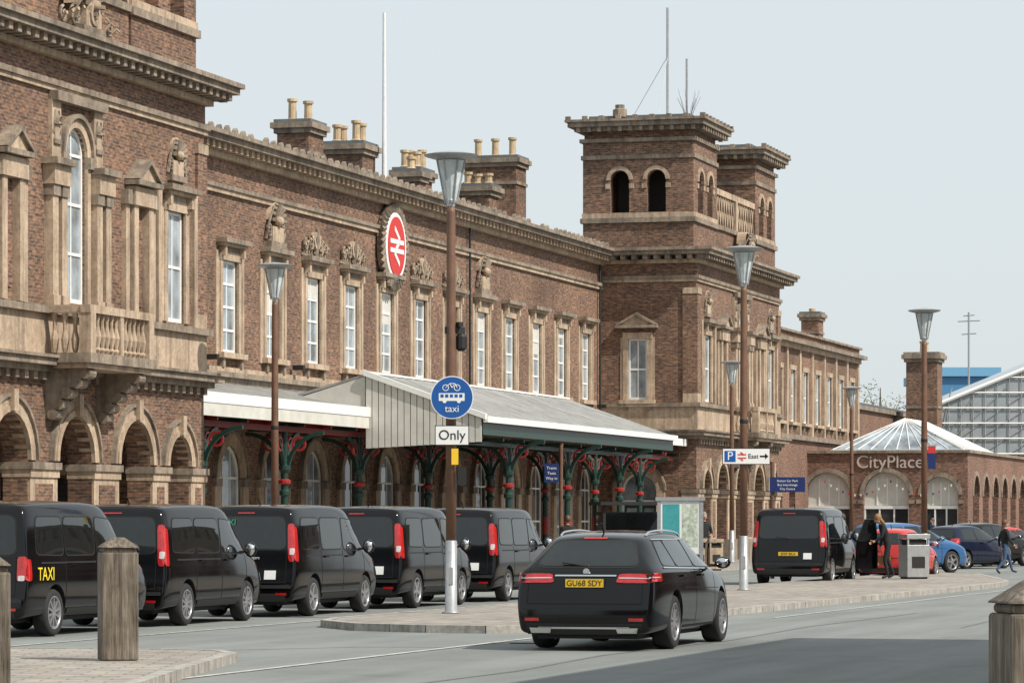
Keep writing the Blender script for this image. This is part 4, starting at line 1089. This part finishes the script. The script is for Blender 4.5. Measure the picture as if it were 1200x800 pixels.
BODY = {}
def vehicle(name, kind, s, t, hd=0, paint=CBLACK, lamps='tall', reg='SF09 BKA', spokes=5, side_text=None, rear_text=None, world=None, trim_chrome=False, sc=1.0):
    sp = SPEC[kind]; Wd = sp['W']
    loc = st(s,t) if world is None else Vector((*world,0))
    e = empty(name, (loc.x,loc.y,0.0), PHI+hd); e.scale = (sc,sc,sc)
    key = (kind, paint.name)
    if key not in BODY:
        raw = body_mesh(sp, paint)
        bvh = BVHTree.FromPolygons([v.co.copy() for v in raw.vertices], [tuple(p.vertices) for p in raw.polygons])
        me = cut_wheels(raw, sp, paint)
        for p in me.polygons: p.use_smooth = True
        try: me.set_sharp_from_angle(angle=R(40))
        except Exception: pass
        BODY[key] = (me, bvh)
    me, bvh = BODY[key]
    o = bpy.data.objects.new('body_shell', me); COL.objects.link(o); o.parent = e
    m = MB()
    for w in sp['win']:
        for v in ('right','left'):
            decal(m, bvh, grow(w,.022), v, TRIM, 10, 6, .003); decal(m, bvh, w, v, CGLASS, 10, 6, .007)
    decal(m, bvh, grow(sp['rear'],.02), 'rear', TRIM, 12, 6, .003); decal(m, bvh, sp['rear'], 'rear', CGLASS, 12, 6, .008)
    fs = sp['st']; xr_ = [q for q in fs if q[0] == 'r'][-1]; xh = [q for q in fs if q[0] == 'h'][0]
    decal(m, bvh, ((-Wd*.80,xh[3]+.06),(Wd*.80,xh[3]+.06),(Wd*.64,xr_[3]-.08),(-Wd*.64,xr_[3]-.08)), 'front', CGLASS, 12, 6)
    m.done('windows', e, recalc=False)
    m = MB(); zb = sp['zb']; van = kind in ('van','vito'); zt = sp['rear'][0][1]
    xs = [w[0][0]-.045 for w in sp['win'][1:]]+[sp['win'][-1][1][0]+(.0 if van else -.02)]
    for v in ('right','left'):
        for x in xs: decal(m, bvh, ((x-.008,zb+.12),(x+.008,zb+.12),(x+.008,zt-.02),(x-.008,zt-.02)), v, GAP, 1, 8, .003, False)
        if van:
            decal(m, bvh, ((.5,1.09),(2.6,1.09),(2.6,1.115),(.5,1.115)), v, TRIM, 12, 1, .004, False)
            decal(m, bvh, ((1.45,.32),(3.5,.32),(3.5,.42),(1.45,.42)), v, TRIM, 12, 2, .012, False)
        else:
            decal(m, bvh, ((sp['wh'][0]+.5,zt-.30),(sp['wh'][1]-.3,zt-.34),(sp['wh'][1]-.3,zt-.33),(sp['wh'][0]+.5,zt-.29)), v, GAP, 12, 1, .003, False)
        decal(m, bvh, ((sp['wh'][0]+.5,zb+.08),(sp['wh'][1]-.5,zb+.08),(sp['wh'][1]-.5,zb+.11),(sp['wh'][0]+.5,zb+.11)), v, GAP, 10, 1, .004, False)
    hw = Wd*.80
    decal(m, bvh, ((-hw,.62),(hw,.62),(hw,.636),(-hw,.636)), 'rear', GAP, 12, 1, .004, False)
    for q in (-1,1):
        a = sorted((q*hw, q*(hw-.014))); decal(m, bvh, ((a[0],.63),(a[1],.63),(a[1],zt-.03),(a[0],zt-.03)), 'rear', GAP, 1, 10, .004, False)
    decal(m, bvh, ((-Wd*.8,zb+.03),(Wd*.8,zb+.03),(Wd*.8,zb+.17),(-Wd*.8,zb+.17)), 'rear', TRIM, 12, 2, .01, False)
    if van: decal(m, bvh, ((-Wd*.9,.52),(Wd*.9,.52),(Wd*.9,.58),(-Wd*.9,.58)), 'rear', TRIM, 12, 1, .012, False)
    m.done('panel_gaps', e, recalc=False)
    m = MB()
    for q in (-1,1):
        def rq(y0,y1,z0,z1,mat=LAMPR,off=.014,y2=None,y3=None):
            a, b = q*y0, q*y1; c, d = q*(y3 or y1), q*(y2 or y0)
            decal(m, bvh, ((a,z0),(b,z0),(c,z1),(d,z1)), 'rear', mat, 4, 8, off)
        sd = 'left' if q > 0 else 'right'
        def sq(x0,x1,z0,z1,mat=LAMPR,off=.014,dx=0): decal(m, bvh, ((x0,z0),(x1,z0),(x1+dx,z1),(x0+dx,z1)), sd, mat, 4, 8, off)
        if lamps == 'tall':
            rq(.84,.955,1.0,1.68,y2=.80,y3=.90); rq(.86,.94,1.12,1.24,LAMPW,.02); sq(.02,.13,1.0,1.62,dx=.08)
        elif lamps == 'low':
            rq(.82,.955,.84,1.20); rq(.84,.94,.84,.92,LAMPW,.02); sq(.0,.12,.84,1.16,dx=.02)
        elif lamps == 'estate':
            rq(.42,.91,.90,1.02,y2=.46,y3=.91); rq(.46,.88,.955,.968,LAMPW,.02); sq(.02,.34,.92,1.03); sq(.04,.26,.968,.982,LAMPW,.02)
        else:
            rq(.60*Wd,.9*Wd,.86,1.06); sq(.02,.22,.88,1.04)
        decal(m, bvh, sorted([(q*.62*Wd,.4),(q*.82*Wd,.4)])+sorted([(q*.62*Wd,.44),(q*.82*Wd,.44)],reverse=True), 'rear', LAMPR, 4, 1, .014, False)
        hz = sp['st'][-1][3]; decal(m, bvh, sorted([(q*.45*Wd,hz-.16),(q*.78*Wd,hz-.16)])+sorted([(q*.45*Wd,hz-.03),(q*.78*Wd,hz-.01)],reverse=True), 'front', LAMPW, 5, 3, .01)
    if kind == 'estate' or van:
        z = 1.86 if van else 1.475
        decal(m, bvh, ((-.16,z),(.16,z),(.16,z+.02),(-.16,z+.02)), 'rear', LAMPR, 6, 1, .012, False)
    m.done('tail_lights', e, recalc=False)
    pz, ph = sp['plate']; hit = bvh.ray_cast(Vector((-2,.2,pz)), Vector((1,0,0)))[0]; px = (hit.x if hit else 0)-.03
    m = MB(); m.box(px,px+.05,-.27,.27,pz-ph/2-.01,pz+ph/2+.01,TRIM); m.box(px-.004,px,-.26,.26,pz-ph/2,pz+ph/2,YEL); m.done('number_plate', e)
    text(reg, ph*.98, (px-.006,0,pz-.003), (R(90),0,R(-90)), TXTB, e, 'plate_text', .001)
    m = MB()
    wl = sp['win']
    for v, q in (('right',-1),('left',1)):
        if trim_chrome:
            x0, x1 = wl[0][0][0]-.02, wl[-1][1][0]
            decal(m, bvh, ((x0,wl[0][0][1]-.04),(x1,wl[-1][1][1]-.035),(x1,wl[-1][1][1]-.02),(x0,wl[0][0][1]-.022)), v, CHROME, 16, 1, .012, False)
            decal(m, bvh, ((wl[0][3][0],wl[0][3][1]+.022),(wl[-1][2][0],wl[-1][2][1]+.022),(wl[-1][2][0],wl[-1][2][1]+.036),(wl[0][3][0],wl[0][3][1]+.036)), v, CHROME, 16, 1, .012, False)
            pts = []
            yy = q*Wd*.60
            for i in range(13):
                x = .95+2.05*i/12; h = bvh.ray_cast(Vector((x,yy,3)), Vector((0,0,-1)))[0]
                if h: pts.append((x, yy, h.z+(.0 if i in (0,12) else .035)))
            m.tube(pts, .014, CHROME, 8)
        mz = wl[-1][1][1]; mx = wl[-1][1][0]-.18
        m.blob((mx, q*(Wd+.13), mz+.06), .11, paint, (.6,1.1,.8 if not van else 1.25), 2)
        m.blob((mx-.045, q*(Wd+.13), mz+.06), .09, CHROME, (.35,1.0,.75 if not van else 1.2), 2)
        m.box(mx-.03,mx+.03,*sorted((q*(Wd-.06),q*(Wd+.08))),mz-.0,mz+.04,TRIM)
        for w in wl[1:]:
            hx = w[0][0]+.12; h = bvh.ray_cast(Vector((hx,q*3,zt-.14)), Vector((0,-q,0)))[0]
            if h: m.box(hx,hx+.2,*sorted((h.y-q*.01,h.y+q*.035)),zt-.155,zt-.125,paint)
    if kind == 'estate':
        decal(m, bvh, ((-.42,.985),(.42,.985),(.42,1.003),(-.42,1.003)), 'rear', CHROME, 10, 1, .012, False)
        h = bvh.ray_cast(Vector((-2,0,1.05)), Vector((1,0,0)))[0]
        m.lathe([(.045,h.x-.02),(.045,h.x)], (0,0,1.05), 16, CHROME, axis='x')
        decal(m, bvh, ((-.62,.30),(.62,.30),(.62,.325),(-.62,.325)), 'rear', CHROME, 12, 1, .02, False)
        for q in (-1,1): decal(m, bvh, sorted([(q*.46,.255),(q*.72,.255)])+sorted([(q*.44,.315),(q*.74,.315)],reverse=True), 'rear', CHROME, 6, 2, .03)
    zz = zt+.03; h = bvh.ray_cast(Vector((-2,0,zz)), Vector((1,0,0)))[0]
    m.tube([(h.x-.03,0,zz-.03),(h.x-.03,.35,zz+.02)], .012, TRIM, 6)
    m.blob((h.x-.02,0,zz-.03), .03, TRIM)
    m.tube([(sp['st'][1][1]+.75,0,sp['st'][2][3]),(sp['st'][1][1]+.62,0,sp['st'][2][3]+.12)], .012, TRIM, 6)
    m.done('fittings', e, recalc=False)
    xr, xf, r, w = sp['wh']
    m = MB(); m.box(.15, sp['L']-.25, -Wd*.7, Wd*.7, zb-.04, zb+.02, TRIM)
    for x in (xr,xf): m.tube([(x,-Wd*.7,r),(x,Wd*.7,r)], .05, TRIM, 8)
    m.done('chassis', e)
    for i, x in enumerate((xr,xf)):
        for q in (-1,1):
            o = wheel_mesh(r, w, spokes).done('wheel_%d' % (i*2+(1 if q > 0 else 2)), e)
            o.location = (x, q*(Wd-w/2-.02), r+.002); o.rotation_euler = (0, random.random()*3, 0)
    if side_text:
        h = bvh.ray_cast(Vector((side_text[1],-3,.93)), Vector((0,1,0)))[0]
        text(side_text[0], .28, (side_text[1],h.y-.012,.93), (R(90),0,0), TXTY, e, 'side_lettering', .002)
    if rear_text:
        h = bvh.ray_cast(Vector((-2,0,1.70)), Vector((1,0,0)))[0]
        text(rear_text, .16, (h.x-.035,.35,1.70), (R(83),0,R(-90)), TXTG, e, 'rear_lettering', .002)
        text('Airport Cars  8 Passengers', .075, (px+.01,.1,1.07), (R(90),0,R(-90)), TXTW, e, 'rear_small_lettering', .002)
    if van:
        m = MB(); decal(m, bvh, ((-.62,.68),(-.40,.68),(-.40,.84),(-.62,.84)), 'rear', SWHITE, 3, 3, .012, False); m.done('licence_disc', e, recalc=False)
    return e

vehicle('taxi_van','vito',48.1,-22.0,0,lamps='low',reg='VK15 XTL',side_text=('TAXI',.62),spokes=10)
vehicle('taxi_van','van',53.8,-22.05,.01,lamps='tall',reg='MX11 HZN',spokes=10, sc=.99)
vehicle('taxi_van','van',60.0,-22.0,0,lamps='tall',reg='SH17 KDU',rear_text='TAXI',spokes=5)
vehicle('taxi_van','van',66.3,-22.0,-.01,lamps='tall',reg='DK66 YFT',rear_text='TAXI',spokes=5)
vehicle('taxi_van','van',72.6,-21.9,0,lamps='tall',reg='CX16 OPB',rear_text='TAXI',spokes=5)
vehicle('estate_car','estate',45.4,-11.85,0,lamps='estate',reg='GU68 SDY',trim_chrome=True,spokes=10)
vehicle('passenger_van','van',94.7,-19.0,0,lamps='tall',reg='SF09 BKA',spokes=5, sc=1.04)
vehicle('red_hatchback','hatch',0,0,-R(6),paint=CRED,lamps='x',reg='CK12 ZPL',world=(11.15,106.5))
vehicle('blue_suv','suv',0,0,-R(34),paint=CBLUE,lamps='x',reg='DY14 KLM',world=(11.6,118))
vehicle('parked_car','hatch',0,0,-R(25),paint=CNAVY,lamps='x',reg='YE08 JHU',world=(15.6,130),sc=1.05)
vehicle('parked_car','hatch',0,0,-R(25),paint=CRED,lamps='x',reg='YB13 LSO',world=(19.1,143))
vehicle('parked_car','suv',0,0,-R(25),paint=CBLACK,lamps='x',reg='WN15 DRE',world=(17.2,137))
e = empty('open_van_door', st(98.2,-17.8,0), PHI+R(-52)); m = MB()
m.hexa([(0,-.03,.4),(.7,-.03,.4),(.7,.03,.4),(0,.03,.4),(.05,-.03,1.2),(.7,-.03,1.2),(.7,.03,1.2),(.05,.03,1.2)], CBLACK)
m.hexa([(.05,-.02,1.2),(.7,-.02,1.2),(.7,.02,1.2),(.05,.02,1.2),(.3,-.02,1.8),(.65,-.02,1.8),(.65,.02,1.8),(.3,.02,1.8)], CGLASS)
m.done('door_panel', e, bevel=.01)

# ------------------------------------------------------------ people
def person(name, x, y, z, hd, joints, cols, h=1.0, hair=(.03,.02,.015), long_hair=False, bag=None):
    e = empty(name, (x,y,z), hd); e.scale = (h,h,h)
    J = dict(pelvis=(0,0,.95), waist=(0,0,1.1), chest=(0,0,1.32), neckb=(0,0,1.47), neck=(.01,0,1.55), head=(.02,0,1.66))
    for s_, q in (('l',1),('r',-1)):
        J.update({'sh'+s_:(0,q*.18,1.42),'el'+s_:(-.02,q*.23,1.13),'wr'+s_:(.05,q*.23,.88),'ha'+s_:(.07,q*.23,.80),
                  'hp'+s_:(0,q*.09,.90),'kn'+s_:(.02,q*.10,.49),'an'+s_:(-.02,q*.10,.09),'to'+s_:(.16,q*.12,.035)})
    J.update(joints)
    rad = dict(pelvis=.145,waist=.12,chest=.145,neckb=.08,neck=.055)
    for s_ in 'lr': rad.update({'sh'+s_:.07,'el'+s_:.047,'wr'+s_:.033,'ha'+s_:.036,'hp'+s_:.09,'kn'+s_:.06,'an'+s_:.042,'to'+s_:.035})
    E = [('pelvis','waist'),('waist','chest'),('chest','neckb'),('neckb','neck')]
    for s_ in 'lr': E += [('chest','sh'+s_),('sh'+s_,'el'+s_),('el'+s_,'wr'+s_),('wr'+s_,'ha'+s_),('pelvis','hp'+s_),('hp'+s_,'kn'+s_),('kn'+s_,'an'+s_),('an'+s_,'to'+s_)]
    ks = list(rad); me = bpy.data.meshes.new('b')
    me.from_pydata([J[k] for k in ks], [(ks.index(a),ks.index(b)) for a,b in E], [])
    o = bpy.data.objects.new('tmp', me); COL.objects.link(o)
    o.modifiers.new('sk','SKIN'); sd = o.modifiers.new('s','SUBSURF'); sd.levels = 2
    for i, k in enumerate(ks):
        v = me.skin_vertices[0].data[i]; r_ = rad[k]
        v.radius = (r_, r_*(1.0)); v.use_root = (k == 'pelvis')
    m2 = eval_mesh(o); bpy.data.objects.remove(o)
    top, bot, shoe = cols
    for mm in (top, bot, SKIN, shoe): m2.materials.append(mm)
    segs = [(Vector(J[a]),Vector(J[b]),a,b) for a,b in E]
    for p in m2.polygons:
        c = p.center; best = None
        for (A,B,a,b) in segs:
            t_ = max(0,min(1,(c-A).dot(B-A)/(B-A).length_squared)); d = (A+(B-A)*t_-c).length-(rad[a]*(1-t_)+rad[b]*t_)
            if best is None or d < best[0]: best = (d,a,b)
        a, b = best[1][:2], best[2][:2]
        p.material_index = 3 if (a,b) == ('an','to') else 1 if b in ('hp','kn','an') else 2 if (b in ('ha',) or best[2] == 'neck') else 0
        p.use_smooth = True
    b_ = bpy.data.objects.new('body', m2); COL.objects.link(b_); b_.parent = e
    m = MB(); H = Vector(J['head']); d = (H-Vector(J['neck'])).normalized()
    fx = Vector((1,0,0)); fx = (fx-d*fx.dot(d)).normalized(); fy = d.cross(fx)
    def hp(a,b,c): return H+fx*a+fy*b+d*c
    m.blob(H, .1, SKIN, (.92,.76,1.18), 3)
    m.blob(hp(.03,0,-.06), .06, SKIN, (1,.85,.9), 2); m.blob(hp(.10,0,-.015), .018, SKIN, (1,.7,1.3), 1)
    for q in (-1,1):
        m.blob(hp(.083,q*.03,.012), .012, SWHITE, (.6,1,.7), 2); m.blob(hp(.090,q*.03,.012), .006, TXTB, (.6,1,1), 1)
        m.blob(hp(-.005,q*.078,-.005), .022, SKIN, (.8,.4,1.2), 1)
    m.blob(hp(.088,0,-.055), .018, plain('lips',(.4,.12,.1),.5), (.4,1.2,.35), 1)
    HM = plain('hair', hair, .6, nscale=40, var=.3)
    m.blob(hp(-.022,0,.03), .108, HM, (.95,.83,1.1), 3)
    if long_hair:
        for k in range(5): m.blob(hp(-.05-.01*k,0,-.02-.045*k), .075-.006*k, HM, (.7,1.05,1), 2)
    for s_ in 'lr':
        A, B = Vector(J['wr'+s_]), Vector(J['ha'+s_]); dd = (B-A).normalized(); q = 1 if s_ == 'l' else -1
        sx = Vector((1,0,0)); sx = (sx-dd*sx.dot(dd)); sx = sx.normalized() if sx.length > .1 else Vector((0,0,1))
        nn = dd.cross(sx)
        for k, ln in enumerate((.062,.072,.068,.054)):
            o_ = B+sx*(.027-.018*k)+dd*.02; m.tube([o_,o_+dd*ln*.55,o_+dd*ln*.95-nn*q*.02], .0085, SKIN, 6)
        o_ = B+sx*.03-dd*.02; m.tube([o_,o_+sx*.03+dd*.02,o_+sx*.035+dd*.05], .0095, SKIN, 6)
    m.done('head_and_hands', e, recalc=False)
    if bag:
        m = MB(); bm_ = plain('bag_leather', bag[1], .5); bx_, by_, bz_ = bag[0]
        m.hexa([(bx_-.17,by_-.06,bz_-.26),(bx_+.17,by_-.06,bz_-.26),(bx_+.17,by_+.06,bz_-.26),(bx_-.17,by_+.06,bz_-.26),(bx_-.13,by_-.04,bz_),(bx_+.13,by_-.04,bz_),(bx_+.13,by_+.04,bz_),(bx_-.13,by_+.04,bz_)], bm_)
        m.tube([(bx_-.09,by_,bz_),(bx_-.05,by_,bz_+.13),(bx_+.05,by_,bz_+.13),(bx_+.09,by_,bz_)], .01, bm_, 6)
        m.done('handbag', e, bevel=.015)
    return e
BLK = plain('black_cloth', (.012,.012,.014), .85); JEAN = plain('denim', (.05,.09,.17), .8, var=.25, nscale=20)
GREYC = plain('grey_cloth', (.12,.12,.13), .85); SHOE = plain('shoe_black', (.02,.02,.02), .5)
person('woman_with_handbag', 10.55, 99.4, .12, R(185), dict(waist=(.04,0,1.08),chest=(.12,0,1.29),neckb=(.18,0,1.43),neck=(.22,0,1.49),head=(.27,0,1.58),
   shl=(.14,.18,1.38),shr=(.14,-.18,1.38),ell=(.20,.22,1.12),wrl=(.38,.18,1.0),hal=(.45,.17,.97),elr=(.10,-.24,1.1),wrr=(.16,-.24,.86),har=(.18,-.24,.78),
   knl=(.10,.10,.50),anl=(.02,.1,.09),tol=(.19,.12,.035),knr=(-.02,-.10,.49),anr=(-.18,-.1,.12),tor=(-.02,-.12,.035)), (BLK,BLK,SHOE), 1.06, (.25,.13,.05), True, ((.19,-.24,.62),(.30,.12,.05)))
person('walking_woman', 16.1, 115.7, 0, R(15), dict(knl=(.20,.09,.52),anl=(.30,.09,.13),tol=(.47,.10,.09),knr=(-.05,-.09,.48),anr=(-.32,-.09,.16),tor=(-.20,-.10,.04),
   ell=(-.12,.22,1.15),wrl=(-.08,.24,.92),hal=(-.06,.24,.84),elr=(.06,-.22,1.15),wrr=(.22,-.2,.98),har=(.28,-.19,.93)), (BLK,JEAN,SHOE), 1.0, (.12,.06,.03), True)
person('man_in_dark_coat', 6.45, 119, .12, R(-70), dict(ell=(.05,.24,1.14),wrl=(.22,.14,1.08),hal=(.29,.1,1.08)), (BLK,GREYC,SHOE), 1.08, (.2,.18,.16))
person('man_by_van', 9.25, 99.2, .12, R(140), dict(ell=(.06,.24,1.14),wrl=(.28,.20,1.12),hal=(.36,.19,1.13)), (BLK,BLK,SHOE), 1.02, (.05,.03,.02))
person('pedestrian', 3.55, 109, .12, R(160), {}, (GREYC,JEAN,SHOE), 1.06, (.05,.03,.02))
person('pedestrian', 1.7, 108, .12, R(100), {}, (BLK,GREYC,SHOE), 1.0, (.1,.06,.03))
person('pedestrian', 19.6, 165, .12, R(200), dict(knl=(.15,.09,.50),anl=(.2,.09,.10),tol=(.37,.10,.05)), (JEAN,BLK,SHOE), 1.0, (.1,.06,.03))

# ------------------------------------------------------------ tree (distant)
def tree(x, y, h, cr):
    e = empty('tree', (x,y,0), 0); m = MB()
    BK = plain('bark', (.10,.08,.06), .9)
    m.lathe([(.35,0),(.25,h*.4),(.12,h*.75),(.04,h*.95)], (0,0,0), 8, BK)
    m2 = MB(); L1 = plain('leaves_light', (.16,.17,.08), .7, var=.3); L2 = plain('leaves_dark', (.09,.10,.05), .7, var=.3)
    cl = []
    for i in range(26):
        a = random.random()*6.28; zz = h*random.uniform(.45,.97); rr = cr*random.uniform(.2,.9)*(1-.5*abs(zz/h-.65)/.35)
        c = Vector((rr*math.cos(a), rr*math.sin(a), zz)); cl.append(c)
        m.tube([(0,0,zz*.75), c], .05, BK, 5, .02)
        for k in range(4): m.tube([c, c+Vector((random.gauss(0,.5),random.gauss(0,.5),random.random()*.8))], .02, BK, 4, .008)
    for c in cl:
        for k in range(36):
            v = Vector((random.gauss(0,1),random.gauss(0,1),random.gauss(0,.8)))*cr*.24+c
            d1 = Vector((random.gauss(0,1),random.gauss(0,1),random.gauss(0,1))).normalized()*.11
            d2 = d1.orthogonal().normalized()*.08
            m2.face([v-d1,v+d2,v+d1,v-d2], L1 if random.random() < .55 else L2)
    m.done('trunk_and_limbs', e); m2.done('foliage', e, recalc=False)
tree(31.2, 300, 13.8, 2.6); tree(28.4, 310, 11.0, 2.4)

# ------------------------------------------------------------ light
EL = R(47); AZ = R(124)
sv = Vector((math.sin(AZ)*math.cos(EL), math.cos(AZ)*math.cos(EL), math.sin(EL)))
sun = bpy.data.lights.new('sun', 'SUN'); sun.energy = 5.0; sun.angle = R(.5); sun.color = (1, .94, .85)
so = bpy.data.objects.new('sun', sun); COL.objects.link(so); so.rotation_euler = sv.to_track_quat('Z','Y').to_euler()
wd = bpy.data.worlds.new('World'); SC.world = wd; wd.use_nodes = True; nt = wd.node_tree
bg = nt.nodes['Background']; sk = nt.nodes.new('ShaderNodeTexSky'); sk.sky_type = 'NISHITA'; sk.sun_disc = False
sk.sun_elevation = EL; sk.sun_rotation = AZ; sk.dust_density = 3; sk.air_density = 1.0
nt.links.new(mixc(nt, sk.outputs[0], (8.3, 9.0, 9.3), .8), bg.inputs[0]); bg.inputs[1].default_value = .1

cam = bpy.data.cameras.new('camera'); co = bpy.data.objects.new('camera', cam); COL.objects.link(co)
cam.sensor_width = 36; cam.lens = 124.5; cam.shift_y = 212/1200; cam.clip_end = 5000; cam.clip_start = .5
co.location = (0,0,1.7); co.rotation_euler = (R(90),0,0); SC.camera = co
SC.view_settings.view_transform = 'Standard'; SC.view_settings.look = 'None'; SC.view_settings.exposure = 0
